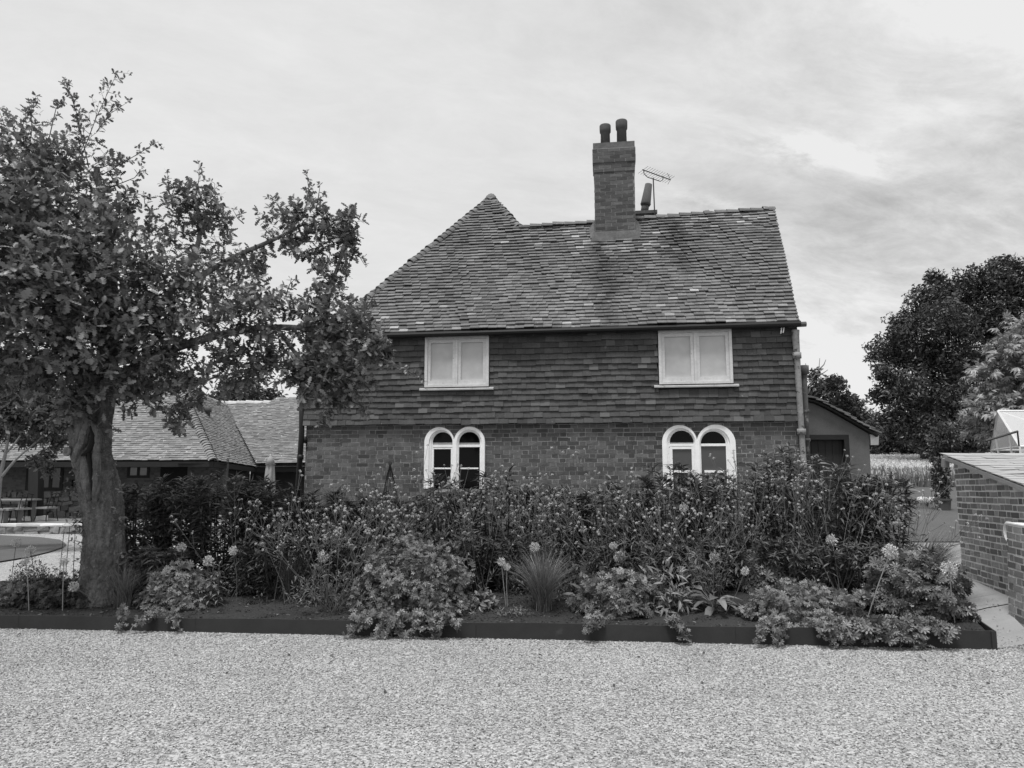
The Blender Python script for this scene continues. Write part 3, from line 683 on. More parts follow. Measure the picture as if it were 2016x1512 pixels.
# rear return and front of the shed
def quadwall(p, q, za, zb1, zb2, th, mi): slab(mb, [p + A(0, 0, za), q + A(0, 0, za), q + A(0, 0, zb2), p + A(0, 0, zb1)], th, mi)
slab(mb, [SF.p(0, -.3), SF.p(LEN, -.3), SF.p(LEN, sl(LEN) - .05), SF.p(0, sl(0) - .05)], -SF.n * .2, 1)
fB = SF.p(LEN, 0); slab(mb, [fB + A(0, 0, -.3), fB + A(3.2, .1, -.3), fB + A(3.2, .1, sl(LEN) - .07), fB + A(0, 0, sl(LEN) - .07)], A(0, .2, 0), 1)
FB = Frame(fB, A(1, .03, 0), (0, 0, 1)); bricks(mb, FB, [(0, -.3), (3.1, -.3), (3.1, sl(LEN) - .1), (0, sl(LEN) - .1)], rgs)
mb.build('brick_wall', [M_brick2, M_pmortar], shed)
# slate roof
M_slate = mat('pale_slate', .5, isl=.1, nz=((1.5, .2), (25, .15)), bump=(60, .2, .003), rough=.6)
rT, rB = SF.p(-.06, sl(-.06) + .02, .1), SF.p(LEN + .15, sl(LEN + .15) + .02, .1)
RU = nrm(A(1, -.012, 0)); SR = Frame(rB, RU, rT - rB); Ls = np.linalg.norm(rT - rB)
if SR.n[2] < 0: SR.n = -SR.n
mb = MB(); tiles(mb, SR, [(0, 0), (4.6, 0), (4.6, Ls), (0, Ls)], .16, .42, .007, rgs, tj=.002, jt=.001, wav=.0008, gap=.003)
slab(mb, [rT + SR.w * .02, rT + RU * 4.6 + SR.w * .02, rT + RU * 4.6 - SR.w * .14 + SR.n * .02, rT - SR.w * .14 + SR.n * .02], -SR.n * .03)
mb.build('roof', M_slate, shed)
mb = MB(); slab(mb, [rT - SR.n * .012, rB - SR.n * .012, rB - SR.n * .06, rT - SR.n * .06], RU * .03)
slab(mb, [rT - SR.n * .012 + RU * .03, rB - SR.n * .012 + RU * .03, rB + RU * 4.5 - SR.n * .012, rT + RU * 4.5 - SR.n * .012], -SR.n * .015)
box(mb, rT - SR.n * .1 + RU * .02 - SR.w * .02, RU * .04, SR.w * .05, SR.n * .06)
mb.build('bargeboard', mat('grey_board', .45, nz=((8, .3),)), shed)
# buttress pier
pz = 1.06
p0 = at(1983, 1040, 7.72); p0[2] = 0
mb = MB()
fw = nrm(-SF.n * 0 + SF.u)                     # towards the camera along the wall
b0_, b1_ = p0 + SF.n * .035, p0
PFr = Frame(p0 + SF.n * .06, SF.u, A(0, 0, 1) - SF.n * .055, None); PFr.n = SF.n * 1.0
for fr_, ln in ((PFr, 1.3),): bricks(mb, fr_, [(0, -.3), (ln, -.3), (ln, pz), (0, pz)], rgs, jit=.0005, jw=.0085, proud=.0025)
PF2 = Frame(PFr.o - SF.n * .5, SF.n, A(0, 0, 1) - SF.n * 0, -SF.u); bricks(mb, PF2, [(0, -.3), (.5, -.3), (.45, pz), (0, pz)], rgs)
slab(mb, [PFr.p(.0, -.3, -.002), PFr.p(1.3, -.3, -.002), PFr.p(1.3, pz, -.002), PFr.p(.0, pz, -.002)], -SF.n * .4, 1)
slab(mb, [PFr.p(-.005, pz, .004), PFr.p(1.3, pz, .004), PFr.p(1.3, pz + .012, .002), PFr.p(-.005, pz + .012, .002)], -SF.n * .42, 1)
tag(mb.build('buttress', [M_brick2, M_pmortar], shed), 'projecting brick buttress pier')
# round white plaque behind the pier
q = SF.hitw(1985, 1048, .03); V, F_ = lathe(q - SF.n * .03, [(.0, 0), (.125, 0), (.125, .03), (.1, .045), (.085, .04), (.08, .015), (.0, .015)], 28, axis=SF.n); mb = MB().add(V, F_)
tag(mb.build('wall_plaque', M_white, None, True), 'round white plaque on the brick wall, half hidden by the pier', 'plaque')

# greenhouse behind the shed
gh = thing('greenhouse', 'small glass greenhouse with a white frame behind the slate-roofed shed', 'greenhouse', (at(1960, 880, 14)[0], 14, .4))
M_frame = mat('white_aluminium', .7, nz=((5, .1),), rough=.5)
M_pane = bpy.data.materials.new('greenhouse_glass'); M_pane.use_nodes = True
b_ = M_pane.node_tree.nodes['Principled BSDF']; b_.inputs['Base Color'].default_value = (.75, .75, .75, 1); b_.inputs['Alpha'].default_value = .35; b_.inputs['Roughness'].default_value = .15
gA = at(1965, 809, 14.0); gR = gA + A(3.6, .15, 0); gL = at(2008, 879, 12.9); gLr = gL + A(3.6, .15, 0); gB = at(1950, 866, 15.1); gB[2] = gL[2]; gBr = gB + A(3.6, .15, 0)
def bars(name, segs, r, m, par): 
    mb = MB()
    for a_, b_ in segs: mb.add(*tube([a_, b_], r, 4))
    return mb.build(name, m, par)
dz_ = A(0, 0, -1.5)
segs = [(gA, gR), (gA, gL), (gA, gB), (gL, gLr), (gB, gBr), (gL, gB), (gL, gL + dz_), (gB, gB + dz_), (gA * .5 + gL * .5, gL * .75 + gB * .25 + dz_ * .3), (gA * .55 + gB * .45, gB * .7 + gL * .3 + dz_ * .3), (gL + dz_, gB + dz_)]
for k in (.25, .5, .75): segs += [(gA + (gR - gA) * k, gL + (gLr - gL) * k)]
bars('frame', segs, .022, M_frame, gh)
bars('glazing_brace', [(gA + A(.08, 0, -.03), gL + (gLr - gL) * .45), (gA + (gR - gA) * .22, gL + (gLr - gL) * .08)], .012, M_frame, gh)
for nm, P in (('roof_pane', [gA, gR, gLr, gL]), ('roof_pane', [gA, gR, gBr, gB]), ('gable_pane', [gA, gL, gB]), ('wall_pane', [gL, gLr, gLr + dz_, gL + dz_])):
    mb = MB(); n_ = nrm(np.cross(P[1] - P[0], P[2] - P[0])); slab(mb, P, n_ * .006); mb.build(nm, M_pane, gh)
mb = MB(); V, F_ = tube([at(1940, 868, 12.6), at(2004, 849, 12.5)], .02, 5); mb.add(V, F_); V, F_ = tube([at(2003, 850, 12.5), at(2006, 878, 12.6)], .014, 5); mb.add(V, F_)
mb.build('open_vent', M_iron, gh)

# ------------------------------------------------------------------ long tiled barn at the left
M_btile = mat('barn_tile', .31, isl=.25, nz=((.5, .4), (9, .3), (60, .35)), spots=[(6, .64, .62, .05)], rough=.9)
M_stone = mat('rubble_stone', .24, nz=((3, .5), (14, .5)), bump=(10, .8, .05), spots=(5, .6, .36, .1))
M_bbrick = mat('barn_brick', .11, isl=.3, nz=((4, .4),))
barn = thing('barn', 'long low tiled barn with a hipped wing and dark eaves beyond the oak', 'barn', (-14, 29, -.1))
rb = R(41)
P0, P1 = at(421, 907, 26), at(505, 920, 31); L0 = at(-420, 909, 26.3)
AP = A(-13.6, 29, 5.05); APb = A(-13.6, 34.6, 5.05); LT = A(-36, 29.4, 5.05)
def plane_tiles(mb, e0, e1, up, poly_w, gauge=.105, **k):
    """roof slope whose eave runs e0->e1; poly given in world points"""
    u_ = nrm(A(*(e1 - e0))); n_ = nrm(np.cross(u_, up - e0));
    if n_[2] < 0: n_ = -n_
    w_ = np.cross(n_, u_); w_ = w_ if w_[2] > 0 else -w_
    fr_ = Frame(e0, u_, w_, n_); pl = [(float(np.dot(p - e0, u_)), float(np.dot(p - e0, w_))) for p in poly_w]
    tiles(mb, fr_, pl, gauge, .22, .022, rb, tj=.006, jt=.004, **k)
    ngon(mb, [fr_.p(a_, b_, -.05) for a_, b_ in pl], 1)
    return fr_
mb = MB()
plane_tiles(mb, L0, P0, AP, [L0, P0, AP, LT], gauge=.11)
e1 = A(P1[0] - .03, 31.2, P1[2])
plane_tiles(mb, P0, e1, AP, [P0, e1, APb, AP], gauge=.105)
B0, B1 = at(505, 920, 31), at(640, 918, 31.0); RB0, RB1 = at(400, 792, 34.6), at(640, 790, 34.6)
B0b = A(P1[0], 31, P1[2])
plane_tiles(mb, B0b, B1, RB0, [B0b, B1 + A(4, 0, 0), RB1 + A(4, 0, 0), RB0], gauge=.105)
C0 = [at(505, 919, 30.8), at(640, 917, 30.8), at(640, 788, 34.3), at(545, 790, 34.3), at(463, 838, 32.85)]
C0 = [q + A(0, 0, .12) for q in C0]
plane_tiles(mb, C0[0], C0[1], C0[2], C0, gauge=.105)
mb.build('roof', [M_btile, M_dark], barn)
mb = MB(); bonnet_row(mb, P0, AP, 34, .17, .03, .05, up=nrm(A(.5, -.5, .8)), rng=rb); tag(mb.build('bonnet_hip', M_btile, barn), None)
mb = MB(); bonnet_row(mb, RB0, RB1, 14, .2, .03, .02, step=False, rng=rb); mb.build('ridge_tiles', mat('pale_ridge', .55, isl=.2, nz=((8, .3),)), barn)
for u_, v_, t_ in ((397, 838, 800), (408, 836, 801)):
    q = at(u_, v_, 29.6); mb = MB(); h_ = (v_ - t_) / F * 29.6; V, F_ = tube([q - A(0, 0, .3), q + A(0, 0, h_ * .7), q + A(0, 0, h_ * .72), q + A(0, 0, h_ * .95), q + A(0, 0, h_)], [.1, .095, .15, .14, .05], 10); mb.add(V, F_)
    mb.build('roof_vent', M_pot, barn, True)
# fascia, walls
mb = MB()
for a_, b_ in ((L0, P0), (P0, e1), (B0b, B1)):
    d_ = nrm(b_ - a_); n_ = A(d_[1], -d_[0], 0); slab(mb, [a_ - A(0, 0, .03) + n_ * .02, b_ - A(0, 0, .03) + n_ * .02, b_ - A(0, 0, .22) + n_ * .02, a_ - A(0, 0, .22) + n_ * .02], -n_ * .06)
    slab(mb, [a_ - A(0, 0, .06) - n_ * .05, b_ - A(0, 0, .06) - n_ * .05, b_ - A(0, 0, .06) - n_ * 1.3, a_ - A(0, 0, .06) - n_ * 1.3], A(0, 0, -.04))
mb.build('fascia', M_dark, barn)
BW = Frame((-30, 27.25, 0), (1, 0, 0), (0, 0, 1)); wz = BW.hit(50, 968)[1]
mb = MB(); bricks(mb, BW, [(0, wz), (19.0, wz), (19.0, 2.0), (0, 2.0)], rb, holes=[(BW.hit(54, 940)[0], BW.hit(123, 940)[0], wz, 1.95), (BW.hit(317, 940)[0], BW.hit(364, 940)[0], -1, 1.95), (BW.hit(250, 940)[0], BW.hit(294, 940)[0], BW.hit(270, 942)[1], 1.95)], L_=.24, h=.09)
slab(mb, [BW.p(0, wz - .02), BW.p(19.1, wz - .02), BW.p(19.1, 2.1), BW.p(0, 2.1)], -BW.n * .25, 1)
mb.build('brick_wall', [M_bbrick, mat('barn_mortar', .13, nz=((6, .4),))], barn)
# rubble plinth: individual stones
def rubble(mb, fr_, s0, s1, t0, t1, rng, sz=.3):
    C, U, V, W = [], [], [], []; t = t0
    while t < t1:
        h_ = min(sz * rng.uniform(.5, .9), t1 - t + .02); s = s0 - rng.uniform(0, sz)
        while s < s1:
            w_ = sz * rng.uniform(.6, 1.7); C.append(fr_.p(s + w_ / 2, t + h_ / 2 + rng.normal(0, .02), -.08 + rng.uniform(-.01, .02))); an = rng.normal(0, .09)
            U.append((fr_.u * math.cos(an) + fr_.w * math.sin(an)) * (w_ / 2 - .015)); V.append((fr_.w * math.cos(an) - fr_.u * math.sin(an)) * (h_ / 2 - .012)); W.append(fr_.n * .1); s += w_
        t += h_
    mb.add(*boxes(np.array(C), np.array(U), np.array(V), np.array(W), .022, rng))
M_rub = mat('rubble', .2, isl=.4, nz=((5, .4), (20, .4)), bump=(15, .6, .02))
mb = MB(); rubble(mb, BW, 0, 18.9, -.5, wz, rb, .3); slab(mb, [BW.p(0, -.5, -.05), BW.p(19, -.5, -.05), BW.p(19, wz, -.05), BW.p(0, wz, -.05)], -BW.n * .2, 1)
mb.build('stone_plinth', [M_rub, mat('barn_mortar', .13)], barn)
mb = MB(); slab(mb, [A(-11.3, 27.3, -.5), A(-11.5, 31.4, -.5), A(-11.5, 31.4, 1.95), A(-11.3, 27.3, 1.95)], A(-.2, 0, 0)); slab(mb, [A(-11.7, 32.0, -.5), A(-5.5, 32.0, -.5), A(-5.5, 32, 1.9), A(-11.7, 32, 1.9)], A(0, .2, 0)); mb.build('side_wall', mat('dark_wall', .06, nz=((3, .4),)), barn)
def winbox(par, fr_, u0, v0, u1, v1, mull, fm, pm, fd=.05, proud=.03):
    a_, t1 = fr_.hit(u0, v0); b_, t0 = fr_.hit(u1, v1); wt = thing('window', None, None, fr_.p((a_ + b_) / 2, t0) - np.array(par.location)); wt.parent = par
    mb = MB()
    def B(s0, s1, q0, q1): slab(mb, [fr_.p(s0, q0, proud), fr_.p(s1, q0, proud), fr_.p(s1, q1, proud), fr_.p(s0, q1, proud)], -fr_.n * .08)
    B(a_, a_ + fd, t0, t1); B(b_ - fd, b_, t0, t1); B(a_ + fd, b_ - fd, t0, t0 + fd); B(a_ + fd, b_ - fd, t1 - fd, t1)
    for k in range(1, mull): s = a_ + (b_ - a_) * k / mull; B(s - fd / 2, s + fd / 2, t0 + fd, t1 - fd)
    mb.build('frame', fm, wt)
    for k in range(mull):
        s0, s1 = a_ + (b_ - a_) * k / mull + fd * .4, a_ + (b_ - a_) * (k + 1) / mull - fd * .4
        mb = MB(); slab(mb, [fr_.p(s0, t0 + fd * .5, 0.01), fr_.p(s1, t0 + fd * .5, .01), fr_.p(s1, t1 - fd * .5, .01), fr_.p(s0, t1 - fd * .5, .01)], -fr_.n * .02); mb.build('pane', pm, wt)
winbox(barn, BW, 54, 915, 123, 966, 3, M_dark, glass_mat('barn_glass', .09, .15, .5), .12)
winbox(barn, BW, 252, 915, 294, 941, 2, M_dark, glass_mat('barn_glass2', .2, .1, .5), .1)
mb = MB(); a_, t1 = BW.hit(317, 913); b_, t0 = BW.hit(364, 1020); slab(mb, [BW.p(a_, t0, .012), BW.p(b_, t0, .012), BW.p(b_, t1, .012), BW.p(a_, t1, .012)], -BW.n * .06); mb.build('door', mat('doorway_shade', .008), barn)  # near-black sheet paints in the shade of the open doorway, no door leaf
mb = MB(); pb = at(70, 1019, 25.6); pt = at(72, 915, 25.6); V, F_ = boxes((pb + pt) / 2, A(.17, 0, 0), A(0, .17, 0), (pt - pb) / 2); mb.add(V, F_)
tag(mb.build('post', mat('dark_oak_post', .035, nz=((8, .5, .2),)), barn), 'dark square timber post')
mb = MB(); V, F_ = boxes(pb + A(0, 0, -.03), A(.28, 0, 0), A(0, .25, 0), A(0, 0, .09)); mb.add(V, F_); mb.build('post_base', M_white, barn)
mb = MB(); q = BW.hitw(136, 952, .06); box(mb, q, (.13, 0, 0), (0, .06, 0), (0, 0, .14)); mb.build('wall_lamp', M_iron, barn)
# terrace and its low wall
zt_ = -.09
sheet_t = mkmesh('terrace', np.array([(-34, 23.3, zt_), (-9.0, 23.3, zt_), (-9.0, 32, zt_), (-34, 32, zt_)], float), np.array([[0, 1, 2, 3]]), M_pave); sheet_t['kind'] = 'structure'
TW = Frame((-33, 23.2, 0), (1, 0, 0), (0, 0, 1)); lwl = thing('terrace_wall', 'low rubble retaining wall with a pale coping along the terrace', 'wall', (-20, 23.2, -.4))
mb = MB(); rubble(mb, TW, 0, 24, -.55, zt_ - .05, rb, .3); slab(mb, [TW.p(0, -.6, -.02), TW.p(24, -.6, -.02), TW.p(24, zt_ - .02, -.02), TW.p(0, zt_ - .02, -.02)], -TW.n * .3, 1)
mb.build('stone_face', [mat('pale_rubble', .36, isl=.35, nz=((5, .4), (20, .4)), bump=(15, .6, .02)), M_mortar], lwl)
mb = MB()
s = 0
while s < 24: wd = rb.uniform(.5, .9); mb.add(*boxes(TW.p(s + wd / 2, zt_ + .005, -.14), TW.u * (wd / 2 - .006), A(0, 0, .035), TW.n * .17, .006, rb)); s += wd
mb.build('coping', mat('pale_coping', .68, isl=.15, nz=((4, .2),)), lwl)
# closed parasol
pa = at(533, 897, 21); pg = gz(pa[0], 21)
ps = thing('parasol', 'closed cream parasol standing in front of the barn roof', 'parasol', (pa[0], 21, pg))
mb = MB(); V, F_ = tube([(pa[0], 21, pg), (pa[0], 21, pa[2] + .06)], .025, 8); mb.add(V, F_); mb.build('pole', M_cream, ps)
mb = MB(); n_ = 24; prof = [(.03, 0), (.09, -.22), (.105, -.28), (.12, -.5), (.15, -.95), (.13, -1.15), (.05, -1.2)]
V = []; 
for r_, z_ in prof:
    th = np.arange(n_) * 2 * math.pi / n_; rr_ = r_ * (1 + .22 * np.cos(th * 6) * (1 if z_ < -.25 else .3)); V.append(np.stack([pa[0] + rr_ * np.cos(th), 21 + rr_ * np.sin(th), np.full(n_, pa[2] + z_)], 1))
V = np.concatenate(V); j = np.arange(n_); q = np.concatenate([np.stack([i * n_ + j, (i + 1) * n_ + j, (i + 1) * n_ + (j + 1) % n_, i * n_ + (j + 1) % n_], 1) for i in range(len(prof) - 1)])
mb.add(V, q); V, F_ = lathe((pa[0], 21, pa[2] - .235), [(.15, -.03), (.07, .16), (.02, .24)], 16); mb.add(V, F_); mb.build('canopy', mat('cream_canvas', .46, nz=((6, .2),)), ps, True)
# terrace table and chairs
M_cush = mat('pale_cushion', .38)
tb = at(18, 1021, 25); tb[2] = zt_
t_ = thing('garden_table', 'long table with a pale cloth-white top on the terrace', 'table', tb)
mb = MB(); box(mb, tb + A(-.7, 0, .74), (1.5, 0, 0), (0, .45, 0), (0, 0, .025)); mb.build('tabletop', mat('table_board', .3, nz=((6, .3),)), t_)
for sx_, sy_ in ((.6, -.35), (.6, .35), (-2, -.35), (-2, .35)):
    mb = MB(); box(mb, tb + A(sx_, sy_, .36), (.05, 0, 0), (0, .05, 0), (0, 0, .355)); mb.build('leg', M_cush, t_)
bl = thing('bench', 'pale bench with a white seat beside the terrace table', 'bench', tb + A(-.2, -.7, 0))
mb = MB(); box(mb, tb + A(-.35, -.75, .45), (.95, 0, 0), (0, .17, 0), (0, 0, .03)); mb.build('seat', M_cush, bl)
for sx_ in (.35, -1.1): mb = MB(); box(mb, tb + A(sx_, -.75, .21), (.06, 0, 0), (0, .12, 0), (0, 0, .21)); mb.build('leg', M_cush, bl)
def chair(q, yaw, label):
    c = thing('metal_chair', label, 'chair', q, 'black metal chairs on the terrace'); ca, sa = math.cos(yaw), math.sin(yaw)
    def W_(x, y, z): return q + A(x * ca - y * sa, x * sa + y * ca, z)
    mb = MB()
    for k in (-1, 0, 1): mb.add(*tube([W_(-.22, .17 * k, .45), W_(-.28, .17 * k, .7), W_(-.36, .14 * k, .95)], .014, 5))
    mb.add(*tube([W_(-.36, -.2, .93), W_(-.38, 0, .98), W_(-.36, .2, .93)], .016, 5)); mb.build('backrest', M_iron, c)
    mb = MB(); box(mb, W_(0, 0, .46), W_(.24, 0, 0) - q, W_(0, .22, 0) - q, (0, 0, .03)); mb.build('seat', M_cush, c)
    for x_, y_ in ((.2, .2), (.2, -.2), (-.22, .2), (-.22, -.2)):
        mb = MB(); mb.add(*tube([W_(x_, y_, .45), W_(x_ * 1.05, y_ * 1.05, .2), W_(x_ * 1.25, y_ * 1.2, 0)], .015, 5)); mb.build('leg', M_iron, c)
def onter(u_, Y_): q = at(u_, 1000, Y_); q[2] = zt_; return q
chair(onter(92, 25.2), 2.9, 'black metal chair with a pale seat standing alone beside the timber post')
chair(onter(42, 24.6), 2.6, 'black metal chair at the end of the terrace table nearest the post')
chair(onter(12, 24.3), 1.2, 'black metal chair pulled up to the front of the terrace table')

# ------------------------------------------------------------------ planting bed
def yfront(x): return np.interp(x, [-9, -5.31, 4.40], [8.0, 7.61, 6.70])
def htop(x): return np.interp(x, [-5.3, 4.4], [.128, .168])
def sz(x, y): return htop(x) - .025 + .13 * sstep(y - yfront(x), .05, 1.3)
def soil(u, v):
    r = ray(u, v); z = .2
    for _ in range(12):
        p = O + r * ((z - EYE) / r[2]); z = float(sz(p[0], p[1]))
    return O + r * ((z - EYE) / r[2])
def soilY(u, Y): p = at(u, 1100, Y); p[2] = float(sz(p[0], Y)); return p
M_corten = mat('weathered_steel', .045, nz=((1.5, .35), (10, .3), (60, .2)), bump=(30, .2, .002), rough=.75, spots=(3.5, .66, .085, .12))
bed = thing('garden_bed_edging', 'long dark weathered steel edging around the planting bed', 'edging', (0, 7.1, 0))
mb = MB()
xsn = [-9, -5.1, -3.2, -.35, 2.1, 4.40]
def bow(x): return .006 * math.sin(x * 1.9 + .6) + .003 * math.sin(x * 5.1)
for a_, b_ in zip(xsn[:-1], xsn[1:]):
    xx = np.linspace(a_ + .0015, b_ - .0015, 14)
    for c_, d_ in zip(xx[:-1], xx[1:]):
        f0 = float(yfront(c_)) + (bow(c_) if c_ < 4.2 else 0); f1 = float(yfront(d_)) + (bow(d_) if d_ < 4.2 else 0)
        P = [A(c_, f0, -.1), A(d_, f1, -.1), A(d_, f1, htop(d_) + .5 * bow(d_ * 1.3)), A(c_, f0, htop(c_) + .5 * bow(c_ * 1.3))]; V, F_ = np.concatenate([P, np.array(P) + A(0, .012, 0)]), np.array([[0, 1, 2, 3], [7, 6, 5, 4], [3, 2, 6, 7], [0, 4, 5, 1]]); mb.add(V, F_)
mb.build('front_panel', M_corten, bed)
mb = MB(); C1, C2 = A(4.40, 6.70, 0), A(4.86, 8.1, 0)
slab(mb, [C1 + A(.002, .0, -.1), C2 + A(0, 0, -.1), C2 + A(0, 0, .2), C1 + A(.002, 0, .17)], A(-.012, .003, 0)); slab(mb, [C2 + A(0, 0, -.1), A(5.3, 9.9, -.1), A(5.3, 9.9, .2), C2 + A(0, 0, .2)], A(-.012, .003, 0))
mb.build('side_panel', M_corten, bed)
mb = MB(); V, F_ = boxes(A(4.385, 6.712, .03), A(.022, 0, 0), A(0, .022, 0), A(0, 0, .134)); mb.add(V, F_); V, F_ = boxes(A(-.35, yfront(-.35) - .004, .02), A(.02, 0, 0), A(0, .003, 0), A(0, 0, .12)); mb.build('corner_post', M_corten, bed)
gx = np.linspace(0, 1, 90); gy = np.linspace(0, 1, 26); GX, GY = np.meshgrid(gx, gy)
SX = -9 + GX * 13.38 + GY * GX * .85; SY = yfront(np.minimum(SX, 4.4)) + .012 + GY * (1.55 + 1.4 * sstep(SX, -5.2, -3.6))
ii = np.arange(25)[:, None] * 90 + np.arange(89)[None]
rs_ = R(51)
mkmesh('soil', np.stack([SX, SY, sz(SX, SY) + rs_.normal(0, .007, SX.shape)], -1).reshape(-1, 3), np.stack([ii, ii + 1, ii + 91, ii + 90], -1).reshape(-1, 4), M_soil, smooth=True)['kind'] = 'structure'
OCT = np.array([[1, 0, 0], [-1, 0, 0], [0, 1, 0], [0, -1, 0], [0, 0, 1], [0, 0, -1]], float)
OCF = np.array([[0, 2, 4], [2, 1, 4], [1, 3, 4], [3, 0, 4], [2, 0, 5], [1, 2, 5], [3, 1, 5], [0, 3, 5]])
def stones(name, P, smin, smax, m, rng, flat=.55, kind='stuff'):
    n = len(P); ax = rdir(rng, n); ax[:, 2] *= .35; Rm = frames(nrm(ax), np.tile(A(0, 0, 1), (n, 1)) + rng.normal(0, .25, (n, 3)))
    s = rng.uniform(smin, smax, (n, 1)) * np.stack([rng.uniform(.6, 1, n), rng.uniform(.8, 1.35, n), rng.uniform(.4, .8, n) * flat * 1.4], 1)
    V, F_ = instv(OCT, OCF, P, Rm, s); V += rng.normal(0, smin * .14, V.shape)
    o = mkmesh(name, V, F_, m); o['kind'] = kind; return o
M_chip = mat('gravel_chip', .525, isl=.4, nz=((.45, .35), (2.2, .16)), rough=.85, light_isl=(.9, .2))
n = 165000; x = rs_.uniform(-6.2, 5.6, n); y = 3.9 + (rs_.random(n) ** .8) * 4.1
k = (np.abs(x) < y * .76 + .15) & ((y < yfront(np.minimum(x, 4.4)) - .004) | (x > 4.42)) & ~((x > 4.42) & (y > 6.86 - (x - 4.42) * .045)); x, y = x[k], y[k]
stones('gravel_stones', np.stack([x, y, gz(x, y) + .002 + rs_.uniform(0, .004, len(x))], 1), 0.0045, .0098, M_chip, rs_)
n = 9000; x = rs_.uniform(-5.6, 4.4, n); y = yfront(x) + .02 + rs_.random(n) * 1.0
stones('soil_crumbs', np.stack([x, y, sz(x, y) + .004], 1), .004, .014, mat('soil_crumb', .055, isl=.5, light_isl=(.975, .3)), rs_)

# ------------------------------------------------------------------ leaves
def leaf_T(prof, fold=.12, droop=.25):
    """prof: [(y, halfwidth)] from base to tip -> verts, quads (midrib + two sides)"""
    V, m = [], len(prof)
    for y, h in prof: V += [(-h, y, fold * h - droop * y * y), (0, y, -droop * y * y), (h, y, fold * h - droop * y * y)]
    F_ = []
    for i in range(m - 1): F_ += [[3 * i, 3 * i + 1, 3 * i + 4, 3 * i + 3], [3 * i + 1, 3 * i + 2, 3 * i + 5, 3 * i + 4]]
    return np.array(V, float), np.array(F_)
T_lance = leaf_T([(0, .01), (.28, .105), (.6, .09), (1, .004)], .35, .38)
T_oval = leaf_T([(0, .02), (.3, .2), (.7, .2), (1, .01)], .3, .2)
T_small = leaf_T([(0, .03), (.5, .24), (1, .02)], .2, .1)
T_oak = leaf_T([(0, .012), (.12, .04), (.22, .2), (.31, .07), (.44, .31), (.54, .1), (.68, .33), (.78, .13), (.9, .22), (1, .04)], .08, .15)
def multi(T, ds, tw=0.0):
    """several copies of a leaf in one template: ds list of (dir, scale)"""
    V, F_, n_ = [], [], 0
    for d, s in ds:
        Rm = frames(np.array([d], float), np.array([[0, 0, 1.0]]))[0]; V.append((T[0] * s) @ Rm.T); F_.append(T[1] + n_); n_ += len(T[0])
    return np.concatenate(V), np.concatenate(F_)
T_palm = multi(leaf_T([(0, .02), (.5, .14), (.8, .17), (1, .02)], .2, .25), [((math.sin(a_), math.cos(a_), .25), 1 - .25 * abs(a_) / 2) for a_ in (-2.1, -1.4, -.7, 0, .7, 1.4, 2.1)])
T_chest = multi(leaf_T([(0, .02), (.6, .16), (1, .01)], .2, .5), [((math.sin(a_), math.cos(a_), -.15), 1 - .2 * abs(a_)) for a_ in (-1.8, -1.2, -.6, 0, .6, 1.2, 1.8)])
_r = R(3); T_spray = multi(T_small, [(d, .75 * s) for d, s in zip(rdir(_r, 9), _r.uniform(.6, 1, 9))]); T_spray[0][:] += np.repeat(_r.normal(0, .35, (9, 3)), len(T_small[0]), 0)
T_star = multi(leaf_T([(0, .02), (.5, .22), (1, .12)], 0, .1), [((math.sin(a_), math.cos(a_), .3), 1) for a_ in np.arange(5) * 1.2566])

def lf(name, c, trans=.22, isl=.3, rough=.42, spec=.5, **k): return mat(name, c, rough, isl=isl * 1.35, trans=trans, spec=spec, **k)
M_oakl = lf('oak_leaf', .245, isl=.42, nz=((1.1, .75),))
M_shrub = lf('dark_shrub_leaf', .125, isl=.38, nz=((1.5, .3),), trans=.15, rough=.5)
M_ger = lf('geranium_leaf', .24, isl=.35)
M_pale = lf('pale_leaf', .28, isl=.3)
M_darkl = lf('sedum_leaf', .07, isl=.35)
M_grassb = lf('grass_blade', .25, isl=.4)
M_stem = mat('plant_stem', .16, isl=.3, rough=.7)
M_vhead = mat('verbena_flower', .56, isl=.35, rough=.9)
M_ahead = mat('allium_seed', .62, isl=.3, rough=.9)
M_astem = mat('allium_stem', .42, isl=.15, rough=.8)
M_petal = mat('pale_petal', .5, isl=.3, trans=.2)
M_wpetal = mat('white_petal', .75, isl=.15, trans=.2)
M_bark = mat('oak_bark', .205, nz=((2.5, .7), (9, .8), (18, .9, .3), (60, .6)), bump=(26, 1, .05, .3), spots=[(5, .585, .3, .1), (24, .64, .42, .04)])
M_twig = mat('twig_bark', .1, nz=((20, .4),))
M_pbark = mat('pale_bark', .4, nz=((5, .4), (30, .3)))

def put_leaves(mb, T, P, D, Up, S, mi=0, roll=None):
    V, F_ = instv(T[0], T[1], np.asarray(P), frames(np.asarray(D), np.asarray(Up), roll), np.asarray(S)); mb.add(V, F_, mi)
def bez(p, d, L_, bend, n=7):
    """polyline from p along d bending towards `bend`"""
    t = np.linspace(0, 1, n)[:, None]; return p + d * L_ * t + bend * L_ * t * t

